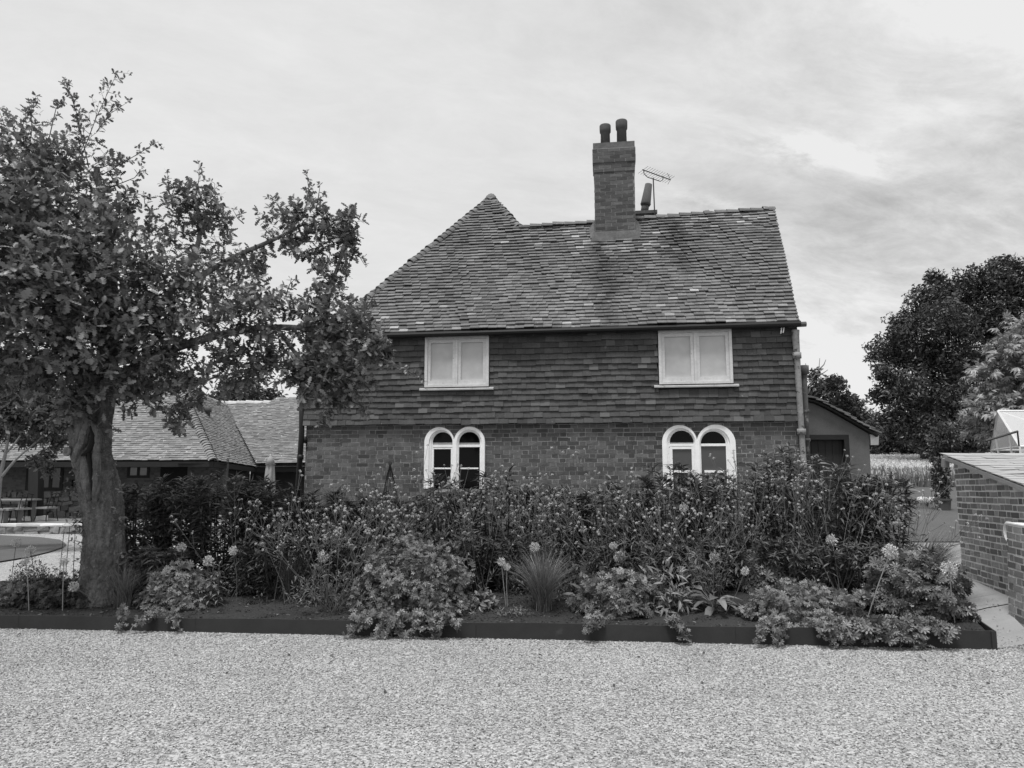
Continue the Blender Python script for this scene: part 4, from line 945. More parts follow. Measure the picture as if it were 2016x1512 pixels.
def shrub(label, u, Y, vtop, r, seed, leaf=.15, ns=38, per=46, m=None, T=None, name='broadleaf_shrub', group='dark leafy shrubs along the back of the bed', base=None, lean=1.0, low=.08):
    rng = R(seed); b = soilY(u, Y) if base is None else base; H = at(u, vtop, Y)[2] - b[2]; mb = MB(); T = T or T_lance
    P, D, U, S = [], [], [], []
    for i in range(ns):
        a_ = rng.uniform(0, 2 * math.pi); q = math.sqrt(rng.random()); o = A(math.cos(a_), math.sin(a_), 0)
        h_ = H * rng.uniform(.8, 1.02) * (1 - .22 * q * q); p0 = b + o * r * q * .35; tip = b + o * r * q * lean + A(0, 0, h_)
        pts = np.array([p0 + (tip - p0) * t + o * .05 * math.sin(t * 3) for t in np.linspace(0, 1, 6)]); V, F_ = tube(pts, np.linspace(.008, .003, 6), 4); mb.add(V, F_, 1)
        t = np.sort(np.concatenate([low + (1 - low) * rng.random(per - 9), rng.uniform(.93, 1, 9)])); az = np.arange(per) * 2.4 + a_
        pos = np.stack([np.interp(t, np.linspace(0, 1, 6), pts[:, k]) for k in range(3)], 1)
        el = np.where(t > .93, rng.uniform(.1, 1.0, per), rng.uniform(-.35, .6, per))
        d = np.stack([np.cos(az) * np.cos(el), np.sin(az) * np.cos(el), np.sin(el)], 1) + o * .25
        P.append(pos); D.append(d); S.append(leaf * rng.uniform(.65, 1.12, per) * np.where(t > .97, .75, 1))
    P, D, S = np.concatenate(P), nrm(np.concatenate(D)), np.concatenate(S); put_leaves(mb, T, P, D, np.tile(A(0, 0, 1), (len(P), 1)) + rng.normal(0, .3, (len(P), 3)), S, 0)
    e = thing(name, label, 'shrub', b, group); mb.build('foliage', [m or M_shrub, M_twig], e); return e
SH_DY = -30
SH = [(275, 9.0, 964, .4, 'dark shrub of drooping lance leaves right beside the oak trunk'), (352, 9.05, 955, .42, 'dark lance-leaved shrub below the barn doorway, second from the oak trunk'),
      (440, 9.0, 952, .42, 'dark lance-leaved shrub below the hip of the barn roof'), (527, 9.0, 970, .42, 'dark lance-leaved shrub right below the closed parasol'),
      (640, 9.1, 990, .42, 'lower dark shrub below the black corner downpipe of the cottage'), (745, 9.1, 994, .42, 'low dark shrub at the foot of the obelisk, on its left side'),
      (868, 9.05, 968, .42, 'dark shrub covering the bottom of the left arched window'), (985, 9.0, 950, .42, 'dark shrub just right of the left arched window'),
      (1100, 9.0, 974, .42, 'dark shrub under the bare brick midway between the arched windows'), (1208, 8.95, 966, .42, 'dark shrub standing left of the right arched window'),
      (1322, 8.9, 932, .42, 'dark shrub reaching into the left light of the right arched window'), (1432, 8.9, 936, .42, 'dark shrub below the right edge of the right arched window'),
      (1545, 8.85, 908, .44, 'tall dark shrub in front of the peeling downpipe'), (1640, 8.85, 918, .44, 'tall dark shrub in front of the outbuilding door'),
      (1738, 8.8, 948, .38, 'dark shrub at the right end of the bed below the wheat field')]
for i, (u_, Y_, vt_, r_, lb) in enumerate(SH): shrub(lb, u_, Y_, vt_ + SH_DY, r_, 100 + i, per=70 if i < 4 else 46, low=.02 if i < 4 else .06)

# verbena: tall wiry branching stems with small domed heads
VH = []
for i in range(4):
    rng = R(190 + i); mb = MB(); k = 34; q = nrm(rdir(rng, k) + A(0, 0, .7)); P = q * rng.uniform(.6, 1, (k, 1)) * A(1, 1, .75)
    put_leaves(mb, T_small, P, nrm(np.cross(q, rdir(rng, k))), q, np.full(k, .62)); o = mb.build('flower_head', M_vhead); VH.append(o.data); bpy.data.objects.remove(o)
VST = []
for i in range(9):
    rng = R(200 + i); H = 1.0; st = MB(); tips = []
    main = bez(A(0, 0, 0), A(0, 0, 1), H, A(rng.normal(0, .06), rng.normal(0, .06), 0)); st.add(*tube(main, np.linspace(.0036, .0022, 7), 4))
    def br(p, d, L_, lvl):
        pts = bez(p, d, L_, A(0, 0, .18)); st.add(*tube(pts, .0022 - .0004 * lvl, 4)); tp, td = pts[-1], nrm(pts[-1] - pts[-2])
        if lvl < 1 and rng.random() < .3:
            for sg in (-1, 1):
                q = nrm(td + np.cross(td, nrm(rng.normal(size=3))) * .75); br(pts[4], q, L_ * .42, 1)
        tips.append((tp, td, rng.uniform(.013, .02)))
    for t in (rng.uniform(.6, .7), rng.uniform(.8, .9)):
        p = A(*[np.interp(t, np.linspace(0, 1, 7), main[:, k]) for k in range(3)]); az = rng.uniform(0, 6.3)
        for sg in (0, math.pi):
            d = nrm(A(math.cos(az + sg) * .6, math.sin(az + sg) * .6, .8)); br(p, d, H * rng.uniform(.14, .26) * (1.25 - t * .5), 0 if t < .85 else 1)
    tips.append((main[-1], A(0, 0, 1), .021))
    # narrow leaves on the stem
    t = rng.uniform(.1, .65, 9); pp = np.stack([np.interp(t, np.linspace(0, 1, 7), main[:, k]) for k in range(3)], 1); dd = rdir(rng, 9); dd[:, 2] = abs(dd[:, 2]) * .6 + .2
    put_leaves(st, T_lance, pp, nrm(dd), np.tile(A(0, 0, 1), (9, 1)), rng.uniform(.06, .1, 9))
    so_ = st.build('stem', M_stem); VST.append((so_.data, tips)); bpy.data.objects.remove(so_)
VB = [(470, 8.3, 8, 'sparse wiry verbena left of the parasol with few small heads'), (575, 8.0, 11, 'wiry verbena fanning up below the black downpipe'), (655, 7.75, 17, 'wide fan of wiry verbena stems behind the dark grass tuft'),
      (715, 8.2, 14, 'wiry verbena around the left of the obelisk'), (790, 8.3, 13, 'wiry verbena just right of the obelisk'), (872, 8.3, 15, 'wiry verbena crossing the left arched window'),
      (950, 8.2, 10, 'wiry verbena at the right edge of the left arched window'), (1040, 8.3, 12, 'wiry verbena right behind the central grass tuft'), (1120, 8.2, 14, 'wiry verbena below the bare brick between the arched windows'),
      (1215, 8.1, 14, 'wiry verbena behind the three stacked allium heads'), (1300, 8.1, 12, 'wiry verbena below the left light of the right arched window'), (1400, 7.9, 15, 'broad fan of wiry verbena below the right arched window'),
      (1475, 8.2, 13, 'wiry verbena left of the peeling downpipe'), (1560, 8.2, 15, 'tall wiry verbena in front of the peeling downpipe foot'), (1650, 8.1, 12, 'tall wiry verbena before the outbuilding door'),
      (1775, 8.0, 12, 'wiry verbena leaning over the right end of the bed towards the brick shed')]
for i, (u_, Y_, n_, lb) in enumerate(VB):
    rng = R(300 + i); b = soilY(u_, Y_); e = thing('verbena', lb, 'flowering plant', b, 'wiry verbena plants through the bed')
    for k in range(n_):
        sm, tips = VST[rng.integers(9)]; s_ = bpy.data.objects.new('stem', sm); col.objects.link(s_); s_.parent = e
        ln = rng.uniform(-.75, .75) if i != len(VB) - 1 else rng.uniform(-.2, .85); hh = rng.uniform(.85, 1.42) * (1.18 if i in (5, 8, 12, 13, 14) else 1.0)
        s_.location = (rng.normal(0, .06), rng.normal(0, .06), 0); s_.rotation_euler = (rng.normal(-.05, .2), ln, rng.uniform(0, 6.3) * 0 + rng.normal(0, .4)); s_.scale = (1, 1, hh)
        for p_, d_, r_ in tips:
            h_ = bpy.data.objects.new('flower_head', VH[rng.integers(4)]); col.objects.link(h_); h_.parent = s_; h_.location = tuple(p_); h_.scale = (r_ * 1.0, r_ * 1.0, r_ / hh); h_.rotation_euler = (0, 0, rng.uniform(0, 6))

# alliums
AH = []
for i in range(5):
    rng = R(400 + i); mb = MB(); k = 110; d = rdir(rng, k); rr = rng.uniform(.8, 1.05, k)
    C = d * (rr * .5)[:, None]; x = nrm(np.cross(d, rng.normal(size=(k, 3)))); mb.add(*boxes(C, x * .012, np.cross(d, x) * .012, d * (rr * .5)[:, None]))
    P = np.repeat(d * rr[:, None], 3, 0); dd = nrm(np.repeat(d, 3, 0) + rng.normal(0, .8, (3 * k, 3))); put_leaves(mb, T_small, P, dd, rdir(rng, 3 * k), rng.uniform(.2, .34, 3 * k))
    o = mb.build('flower_head', M_ahead); AH.append(o.data); bpy.data.objects.remove(o)
AL = [(32, 1068, 10, 33, 1125, 'wispy allium globe over the lawn edge, leftmost in the bed'), (51, 1103, 10, 57, 1202, 'allium with a pale stem in front of the dome-shaped dwarf bush'), (60, 1084, 11, 87, 1161, 'wispy allium globe tilting above the dome-shaped dwarf bush'),
      (145, 1155, 11, 205, 1196, 'fallen-over allium at the foot of the oak trunk'), (210, 1136, 6, 222, 1185, 'tiny allium head by the grass tuft at the oak'), (126, 1106, 9, 123, 1202, 'allium on a bright pale stem left of the oak trunk'),
      (357, 1077, 10, 358, 1125, 'upright allium before the dark shrubs right of the oak'), (410, 1104, 11, 412, 1150, 'dense allium globe above the upright leafy stems'), (459, 1084, 10, 470, 1130, 'loose allium globe above the round sedum'),
      (636, 1096, 12, 656, 1160, 'large loose allium globe in the wide verbena fan'), (725, 1118, 9, 727, 1211, 'allium on a long straight stem left of the big geranium'), (1052, 1077, 11, 1066, 1150, 'large pale allium head above the central grass tuft'),
      (987, 1106, 9, 996, 1194, 'left allium of the pair on twin pale stems'), (998, 1116, 8, 999, 1194, 'right smaller allium of the pair on twin pale stems'), (1208, 1075, 9, 1216, 1160, 'topmost of the three stacked alliums'),
      (1220, 1096, 13, 1226, 1170, 'largest and middle of the three stacked alliums'), (1221, 1124, 8, 1183, 1222, 'lowest of the three stacked alliums, on a slanting stem'), (1346, 999, 10, 1362, 1130, 'highest allium globe, below the right arched window'),
      (1341, 1122, 9, 1347, 1165, 'small allium above the pale lance-leaved plant'), (1406, 1096, 11, 1412, 1160, 'faded allium globe among the right verbena fan'), (1467, 1124, 9, 1427, 1211, 'allium on a slanting stem beside the big drooping leaves'),
      (1638, 1063, 12, 1650, 1150, 'round allium globe above the white-flowered bush'), (1753, 1086, 16, 1707, 1220, 'big open allium on a long leaning stem in the right corner'), (1869, 1120, 17, 1880, 1227, 'big open allium nearest the right corner of the edging')]
for i, (u_, v_, r_, ub, vb, lb) in enumerate(AL):
    b = soil(ub, min(vb, 1212 + (ub / 2016) * 18)); rng = R(450 + i); Y_ = b[1] - (.05 if abs(u_ - ub) < 40 else .12)
    if vb < 1170: Y_ = min(Y_, 8.1); b = soilY(ub, Y_)
    h_ = at(u_, v_, Y_); e = thing('allium', lb, 'flower', b, 'allium seed heads')
    mb = MB(); m_ = (b + h_) / 2 + A(rng.normal(0, .012), 0, 0); rad_ = .0048 if lb.find('pale') >= 0 or i > 20 else .0036
    mb.add(*tube(np.array([b, b * .55 + m_ * .45, m_, m_ * .45 + h_ * .55, h_]), rad_, 5)); mb.build('stem', M_astem if 'pale' in lb or i > 20 else M_stem, e)
    o = bpy.data.objects.new('flower_head', AH[i % 5]); col.objects.link(o); o.parent = e; o.location = tuple(h_ - b); s_ = r_ / F * Y_ * .8; o.scale = (s_, s_, s_); o.rotation_euler = tuple(rng.uniform(0, 6, 3))

# mounds: geraniums and friends
def mound(name, label, cat, c, rx, ry, rz, nl, leaf, T, m, seed, nf=0, fl=.02, fm=None, up=.9, group=None, spill=0):
    if name == 'geranium': nl = int(nl * 1.6); leaf *= .78
    rng = R(seed); mb = MB(); d = rdir(rng, nl); d[:, 2] = np.abs(d[:, 2]) - .42; d = nrm(d); q = rng.random(nl) ** .35
    lump = 1 + .16 * np.sin(d[:, 0] * 7 + seed) * np.sin(d[:, 1] * 6 + 2) + .12 * np.sin(d[:, 2] * 9 + d[:, 0] * 5)
    P = c + d * A(rx, ry, rz) * (q * lump)[:, None]
    if spill:      # trailing stems over the edging
        for s_ in range(spill):
            x0 = c[0] + rng.uniform(-1, 1) * rx; x0 = x0 if x0 < 3.8 else rng.uniform(2.9, 3.8); y0 = float(yfront(x0)) + .03; a_ = np.linspace(0, 1, 7); L_ = rng.uniform(.12, .3)
            pts = np.stack([x0 + rng.normal(0, .15) * a_, y0 - .02 - .13 * a_, htop(x0) + .05 + .04 * a_ - L_ * .75 * a_ * a_], 1); pts[:, 2] = np.maximum(pts[:, 2], .015); mb.add(*tube(pts, .0025, 4), 1)
            k = 40; t = rng.random(k); P2 = np.stack([np.interp(t, a_, pts[:, j]) for j in range(3)], 1) + rng.normal(0, .022, (k, 3)); P2[:, 1] = np.minimum(P2[:, 1], y0 - .02); P2[:, 2] = np.maximum(P2[:, 2], .02)
            P = np.concatenate([P, P2]); d = np.concatenate([d, nrm(rdir(rng, k) + A(0, -.8, .2))])
    n_ = len(P); P[:, 2] = np.maximum(P[:, 2], np.where(P[:, 1] > yfront(P[:, 0]), sz(P[:, 0], P[:, 1]) + .01, .02))
    D = nrm(rdir(rng, n_) + d * .7); Up = nrm(d + A(0, 0, up) + rng.normal(0, .25, (n_, 3))); put_leaves(mb, T, P, D, Up, leaf * rng.uniform(.6, 1.15, n_))
    for k in range(18): mb.add(*tube(bez(A(c[0] + rng.normal(0, rx * .15), c[1] + rng.normal(0, ry * .15), float(sz(c[0], c[1])) - .02), nrm(rng.normal(size=3) * A(1, 1, .3) + A(0, 0, .9)), rz * .9, A(0, 0, .1), 5), .003, 4), 1)
    e = thing(name, label, cat, (c[0], c[1], float(sz(c[0], c[1]))), group); mb.build('foliage', [m, M_stem], e)
    if nf:
        mf = MB(); k = rng.choice(n_, nf); pf = P[k] + d[k] * .03 + A(0, -.02, .02); put_leaves(mf, T_star, pf, rdir(rng, nf), nrm(A(0, -.5, .6) + rng.normal(0, .5, (nf, 3))), fl * rng.uniform(.7, 1.2, nf)); mf.build('blossom', fm or M_petal, e)
    return e
def mc(u, v, dz=0): q = soil(u, v); return q + A(0, 0, dz)
mound('geranium', 'large sprawling geranium full of tiny pale flowers, spilling over the edging', 'geranium', mc(815, 1192, .14), .62, .5, .56, 3400, .062, T_palm, M_ger, 501, 420, .02, spill=16)
mound('geranium', 'light-leaved geranium mound trailing towards the edging right of the oak', 'geranium', mc(350, 1188, .08), .4, .3, .34, 1300, .06, T_palm, M_pale, 502, 30, .018, spill=3)
mound('geranium', 'geranium mound in the right corner with long trailing stems over the edging', 'geranium', mc(1800, 1200, .12), .5, .42, .46, 2300, .08, T_palm, M_ger, 503, 60, .018, spill=15)
mound('geranium', 'low spreading geranium left of the right corner mound, trailing over the edging', 'geranium', mc(1580, 1212, .05), .55, .35, .28, 1800, .055, T_palm, M_pale, 504, 70, .018, spill=8)
mound('geranium', 'low geranium under the three stacked alliums', 'geranium', mc(1215, 1200, .08), .42, .34, .34, 1500, .066, T_palm, M_ger, 505, 30, .018, spill=4)
mound('geranium', 'feathery geranium low at the foot of the oak trunk', 'geranium', mc(140, 1182, .05), .55, .3, .26, 1300, .055, T_palm, M_darkl, 506, 12, .02)
mound('geranium', 'low dark geranium at the far left edge of the bed', 'geranium', mc(10, 1180, .03), .4, .3, .16, 700, .06, T_palm, M_ger, 507)
mound('dwarf_bush', 'dark dome-shaped dwarf bush left of the oak trunk', 'bush', mc(60, 1155, .06), .24, .24, .26, 2600, .03, T_small, M_darkl, 508)
mound('sedum', 'round dark sedum with small fleshy leaves right of the upright leafy stems', 'sedum', mc(485, 1165, .14), .3, .26, .36, 2000, .045, T_oval, M_darkl, 509)
mound('sedum', 'small dark low plant left of the central grass tuft', 'sedum', mc(1020, 1165, .04), .22, .2, .22, 900, .04, T_oval, M_darkl, 510)
mound('flowering_bush', 'bushy plant with bright white flowers on top near the right corner', 'bush', mc(1645, 1150, .2), .3, .28, .4, 1300, .075, T_lance, M_ger, 511, 42, .03, M_wpetal)
mound('leafy_perennial', 'pale mound of pointed lance leaves below the right arched window', 'perennial', mc(1312, 1195, .12), .28, .26, .34, 560, .12, T_lance, M_pale, 512)
mound('leafy_perennial', 'small glossy spoon-leaved plant between big geranium and twin alliums', 'perennial', mc(948, 1196, .03), .14, .14, .16, 230, .07, T_oval, M_ger, 513)
mound('leafy_perennial', 'fine upright feathery clump behind the right corner geranium', 'perennial', mc(1705, 1140, .2), .16, .16, .34, 900, .05, T_small, M_ger, 514)
mound('leafy_perennial', 'low blotch of dark trailing leaves right of the low central geranium', 'perennial', mc(1130, 1165, .05), .3, .26, .18, 900, .05, T_lance, M_darkl, 515)
mound('leafy_perennial', 'small flowering clump of white spires right of the oak trunk', 'perennial', mc(290, 1150, .12), .16, .16, .34, 420, .07, T_lance, M_ger, 516, 26, .03, M_wpetal)
mound('leafy_perennial', 'leafy green filler behind the low spreading geranium', 'perennial', mc(1500, 1160, .12), .36, .3, .3, 900, .08, T_palm, M_ger, 517, 20, .018)
for i, (u_, Y_, vt_, lb, m_) in enumerate(((305, 8.5, 1075, 'mid-height leafy plant between the oak foot and the dark shrubs', M_ger), (545, 8.4, 1040, 'mid-height leafy plant behind the upright dark grass tuft', M_darkl), (610, 8.5, 1050, 'mid-height leafy plant left of the wide verbena fan', M_shrub), (700, 8.5, 1050, 'leafy plant in the shade behind the big geranium, left side', M_shrub),
        (905, 8.5, 1040, 'leafy plant in the shade behind the dark upright clump', M_shrub), (1010, 8.5, 1050, 'leafy plant behind the twin alliums', M_darkl), (1140, 8.45, 1060, 'leafy plant behind the low central geranium, left side', M_shrub), (1255, 8.4, 1060, 'leafy plant behind the three stacked alliums', M_shrub),
        (1390, 8.4, 1060, 'leafy plant at the base of the broad verbena fan', M_ger), (1480, 8.4, 1055, 'leafy plant behind the low spreading geranium, left side', M_shrub), (1570, 8.3, 1060, 'leafy plant behind the low spreading geranium, right side', M_shrub), (1690, 8.3, 1060, 'leafy plant behind the white-flowered bush', M_shrub), (1775, 8.3, 1070, 'leafy plant behind the right corner geranium', M_shrub))):
    shrub(lb, u_, Y_, vt_, .42, 560 + i, leaf=.12, ns=30, per=34, m=m_, name='leafy_perennial', group='mid-height leafy plants in the bed')
mound('leafy_perennial', 'low loose leafy plant on the soil below the wide verbena fan', 'perennial', mc(640, 1180, .06), .42, .26, .3, 1500, .06, T_lance, M_ger, 518)
mound('leafy_perennial', 'tiny creeping patch on the bare soil right of the light-leaved geranium', 'perennial', mc(512, 1186, .01), .16, .1, .07, 160, .04, T_oval, M_darkl, 519)
mound('leafy_perennial', 'low dry tuft of leaves by the edging left of the low central geranium', 'perennial', mc(1010, 1208, .01), .2, .08, .07, 200, .045, T_lance, M_pale, 520)
# big drooping leaves
def bigleaf(label, u, v, n_, leaf, seed, T, m, spread=.9):
    rng = R(seed); b = soil(u, v); mb = MB(); az = np.arange(n_) * 2.4; d = np.stack([np.cos(az), np.sin(az), rng.uniform(.25, 1.6, n_)], 1); d = nrm(d)
    st_ = rng.uniform(.06, .26, n_)
    for k in range(n_): mb.add(*tube(np.array([b, b + d[k] * st_[k] * .5 + A(0, 0, .02), b + d[k] * st_[k]]), .004, 4), 1)
    put_leaves(mb, T, b + d * st_[:, None], nrm(d * A(1, 1, .5)), np.tile(A(0, 0, 1), (n_, 1)) + rng.normal(0, .2, (n_, 3)), leaf * rng.uniform(.7, 1.1, n_))
    e = thing('large_leaved_plant', label, 'perennial', b); mb.build('foliage', [m, M_stem], e)
bigleaf('plant with big drooping crinkled leaves beside the slanting allium', 1405, 1198, 20, .2, 521, leaf_T([(0, .03), (.2, .17), (.5, .21), (.8, .15), (1, .01)], .3, .75), M_ger)
bigleaf('low rosette of broad leaves below the central verbena', 1165, 1190, 14, .16, 522, T_oval, M_ger)
# upright leafy stems
def upright(label, u, v, vtop, n_, seed, m, name='leafy_spike', leaf=.11):
    rng = R(seed); b = soil(u, v); H = at(u, vtop, b[1])[2] - b[2]; e = thing(name, label, 'perennial', b)
    for k in range(n_):
        p = b + A((k - (n_ - 1) / 2) * .085, rng.normal(0, .03), 0); mb = MB(); pts = bez(p, nrm(A(rng.normal(0, .06), rng.normal(0, .05), 1)), H * rng.uniform(.85, 1.03), A(0, 0, 0)); mb.add(*tube(pts, .004, 5), 1)
        q = 34; t = np.linspace(.08, 1, q); pos = np.stack([np.interp(t, np.linspace(0, 1, 7), pts[:, j]) for j in range(3)], 1); az = np.arange(q) * 2.4; el = np.interp(t, [0, .8, 1], [-.1, .25, 1.1])
        put_leaves(mb, T_lance, pos, np.stack([np.cos(az) * np.cos(el), np.sin(az) * np.cos(el), np.sin(el)], 1), np.tile(A(0, 0, 1), (q, 1)), leaf * np.interp(t, [0, .4, 1], [.7, 1, .5])); mb.build('leafy_stem', [m, M_stem], e)
upright('pair of upright pale leafy stems below the dense allium', 422, 1192, 1108, 2, 531, M_pale)
upright('slender upright leafy stem right of the central grass tuft', 1100, 1185, 1140, 1, 532, M_pale, leaf=.07)
upright('thin upright stems over the gravel path left of the oak trunk', 135, 1150, 1035, 4, 533, M_darkl, leaf=.06)
# ornamental grasses
def grass(label, u, v, vtop, spread, n_, seed, m, name='ornamental_grass', lean=(0, 0), wd=.0032, vb=0.5):
    rng = R(seed); b = soil(u, v); H = at(u, vtop, b[1])[2] - b[2]; V, F_ = [], []; ts = np.linspace(0, 1, 7); c0 = 0
    for k in range(n_):
        a_ = rng.uniform(0, 6.283); q = rng.random() ** .7; o = A(math.cos(a_), math.sin(a_), 0) * spread * q + A(lean[0], lean[1], 0); L_ = H * rng.uniform(.65, 1.12)
        p0 = b + A(rng.normal(0, .03), rng.normal(0, .03), -.01); dr = vb * q * L_ * .6
        pts = p0 + np.outer(ts, o * .35) + np.outer(ts ** 2.2, o * .75) + np.outer(ts, A(0, 0, L_)) - np.outer(ts ** 3, A(0, 0, dr)); x = nrm(np.cross(o + rng.normal(0, .2, 3), A(0, 0, 1))); w_ = wd * rng.uniform(.6, 1.2) * (1 - ts ** 2 * .92)
        V.append(np.concatenate([pts - x * w_[:, None], pts + x * w_[:, None]])); i = np.arange(6); F_.append(np.stack([i, i + 1, i + 8, i + 7], 1) + c0); c0 += 14
    e = thing(name, label, 'grass', b); mkmesh('blade_tuft', np.concatenate(V) - b, np.concatenate(F_), m, e); return e
grass('large arching grass tuft in the middle of the bed', 1068, 1200, 1068, .5, 620, 541, M_grassb)
grass('pale grass tuft at the right side of the oak trunk foot', 242, 1196, 1098, .32, 300, 542, M_grassb)
grass('upright dark grass tuft below the wide verbena fan', 573, 1180, 1080, .24, 420, 543, mat('dark_grass_blade', .1, isl=.4, trans=.2), vb=.2)
grass('small curly pale grass beside the upright dark grass tuft', 535, 1172, 1128, .32, 90, 544, M_grassb, vb=1.4)
grass('big feathery grass arching out over the right side of the bed', 1815, 1160, 1035, .55, 900, 545, M_grassb, lean=(.35, .1), vb=.7)
grass('dark clump of thin upright stems right of the big geranium', 928, 1165, 1078, .12, 260, 546, mat('dark_upright_stem', .035, isl=.4), name='upright_perennial', vb=.1, wd=.005)
grass('dark clump of thin upright stems left of the pale lance-leaved mound', 1305, 1150, 1068, .12, 240, 547, mat('dark_upright_stem', .035), name='upright_perennial', vb=.1, wd=.005)
# obelisk
ob = soilY(768, 8.75); ot = at(768, 912, 8.75)
e = thing('garden_obelisk', 'slender dark wire obelisk with a ball finial between the shrubs', 'obelisk', ob)
for k in range(8):
    a_ = k * math.pi / 4; q = A(math.cos(a_), math.sin(a_), 0); mb = MB(); mb.add(*tube(np.array([ob + q * .25, ob * .5 + ot * .5 + q * .15, ob * .12 + ot * .88 + q * .045, ot - A(0, 0, .0)]), .0045, 5)); mb.build('leg', M_iron, e)
for h_, r_ in ((.35, .185), (.68, .105)):
    mb = MB(); th = np.linspace(0, 2 * math.pi, 25); c_ = ob + (ot - ob) * h_; mb.add(*tube(np.stack([c_[0] + r_ * np.cos(th), c_[1] + r_ * np.sin(th), np.full(25, c_[2])], 1), .005, 5)); mb.build('hoop', M_iron, e)
V, F_ = lathe(ot - A(0, 0, .03), [(.012, 0), (.022, .02), (.026, .035), (.022, .05), (.008, .062)], 14); MB().add(V, F_).build('finial', mat('finial_grey', .12), e, True)

# ------------------------------------------------------------------ the young oak in the bed
rng = R(601)
ok = soilY(203, 8.25)
oak = thing('oak_tree', 'gnarled oak with a hollowed trunk and ragged spreading crown at the left of the bed', 'tree', ok)
def trunk_mesh(mb, pts, radii, n=26, rough=.03, seed=0, flare=None, fine=7, ridge=0.0):
    r_ = R(seed); P = np.array(pts, float); m = len(P) * fine; t = np.linspace(0, 1, m); k = np.linspace(0, 1, len(P))
    kw = max(3, int(fine * 1.3) | 1)
    def sm(c):
        y = np.interp(t, k, c); return np.convolve(np.pad(y, kw // 2, mode='edge'), np.ones(kw) / kw, 'valid')
    C = np.stack([sm(P[:, j]) for j in range(3)], 1); rr = sm(np.array(radii)); C[0], C[-1] = P[0], P[-1]
    V, F_ = tube(C, rr, n); Vr = V.reshape(m, n, 3); th = np.arange(n) * 2 * math.pi / n; ph = r_.uniform(0, 6.28, 12); L_ = np.linspace(0, np.linalg.norm(P[-1] - P[0]), m)
    for i in range(m):
        z = L_[i]
        w_ = 1 + rough * (np.sin(th * 3 + z * 2.2 + ph[0]) + .7 * np.sin(th * 7 + 1.5 * math.sin(z * 5) + ph[1]) + .5 * np.sin(th * 11 - z * 4 + ph[2]) + .6 * np.sin(z * 6 + th * 2 + ph[3])) + r_.normal(0, rough * .45, n)
        if ridge:
            q = np.abs(np.sin(th * 11 + 1.2 * np.sin(z * 13 + ph[4]) + .9 * np.sin(z * 31 + th * 3 + ph[5]))) ** .6; q2 = np.abs(np.sin(th * 23 + 1.4 * np.sin(z * 24 + ph[6]) + 2 * np.sin(th * 5 + z * 9 + ph[7])))
            w_ = w_ + ridge * (q - .6) + ridge * .7 * (q2 - .5) * (.6 + .4 * np.sin(z * 17 + th * 4 + ph[8]))
        if flare: w_ = w_ + flare * max(0, 1 - i / (m * .12)) ** 2 * (1 + .5 * np.sin(th * 5))
        Vr[i] = C[i] + (Vr[i] - C[i]) * w_[:, None]
    mb.add(Vr.reshape(-1, 3), F_)
def tp(u, v, Y=8.25): return at(u, v, Y)
mb = MB()
trunk_mesh(mb, [ok - A(0, 0, .15), tp(204, 1120), tp(205, 1050), tp(198, 985), tp(188, 930), tp(182, 880, 8.27), tp(196, 830, 8.3), tp(205, 780, 8.3), tp(212, 700, 8.3), tp(218, 560, 8.35), tp(205, 430, 8.4), tp(190, 330, 8.4)], [.235, .215, .205, .205, .21, .18, .13, .125, .11, .08, .055, .03], n=110, fine=26, ridge=.045, rough=.05, flare=.18, seed=2)
trunk_mesh(mb, [tp(178, 950, 8.2), tp(166, 890, 8.18), tp(160, 845, 8.18), tp(176, 810, 8.2), tp(180, 760, 8.15), tp(150, 680, 8.05), tp(110, 580, 7.9), tp(80, 470, 7.9), tp(65, 350, 7.95)], [.12, .15, .12, .12, .1, .085, .065, .045, .025], n=60, fine=20, ridge=.05, seed=5)
trunk_mesh(mb, [tp(160, 862, 8.15), tp(146, 850, 8.1), tp(136, 842, 8.08)], [.075, .055, .05], n=12, seed=7)
# lips of the healed wound
def lip(pts, r0, Y_=8.03, seed=9): trunk_mesh(mb, [tp(a_, b_, Y_ - .004 * i) for i, (a_, b_) in enumerate(pts)], [r0 * .5] + [r0] * (len(pts) - 2) + [r0 * .45], n=26, seed=seed, rough=.06, fine=14, ridge=.08)
lip([(177, 830), (190, 846), (196, 868), (190, 890), (192, 920), (190, 955), (186, 990)], .042)
lip([(176, 832), (166, 850), (163, 872), (150, 888), (146, 910)], .05, 8.06, 12)
lip([(164, 896), (168, 925), (170, 955), (176, 985)], .05, 8.05, 14)
limbs = [([tp(212, 720, 8.3), tp(280, 640, 8.3), tp(350, 560, 8.4), tp(400, 470, 8.6), tp(385, 390, 8.65)], .06), ([tp(208, 760, 8.3), tp(300, 700, 8.2), tp(420, 660, 8.2), tp(540, 640, 8.3), tp(640, 650, 8.4), tp(720, 690, 8.3)], .065),
         ([tp(350, 570, 8.4), tp(450, 510, 8.5), tp(545, 470, 8.6), tp(600, 440, 8.6)], .045), ([tp(640, 650, 8.4), tp(645, 580, 8.5), tp(685, 470, 8.5), tp(690, 430, 8.5)], .035), ([tp(205, 790, 8.3), tp(270, 760, 8.1), tp(350, 770, 8.1), tp(430, 740, 8.2)], .035),
         ([tp(540, 640, 8.3), tp(600, 720, 8.35), tp(650, 780, 8.3)], .03), ([tp(150, 680, 8.05), tp(60, 640, 7.6), tp(-40, 600, 7.4)], .05), ([tp(218, 560, 8.35), tp(140, 480, 8.0), tp(60, 420, 7.7)], .045), ([tp(700, 690, 8.2), tp(770, 720, 8.1), tp(828, 746, 8.0)], .012)]
for i, (p_, r_) in enumerate(limbs): trunk_mesh(mb, p_, np.linspace(r_, r_ * .3, len(p_)), n=8, seed=20 + i, rough=.05)
mb.build('trunk', M_bark, oak, True)
mb = MB()
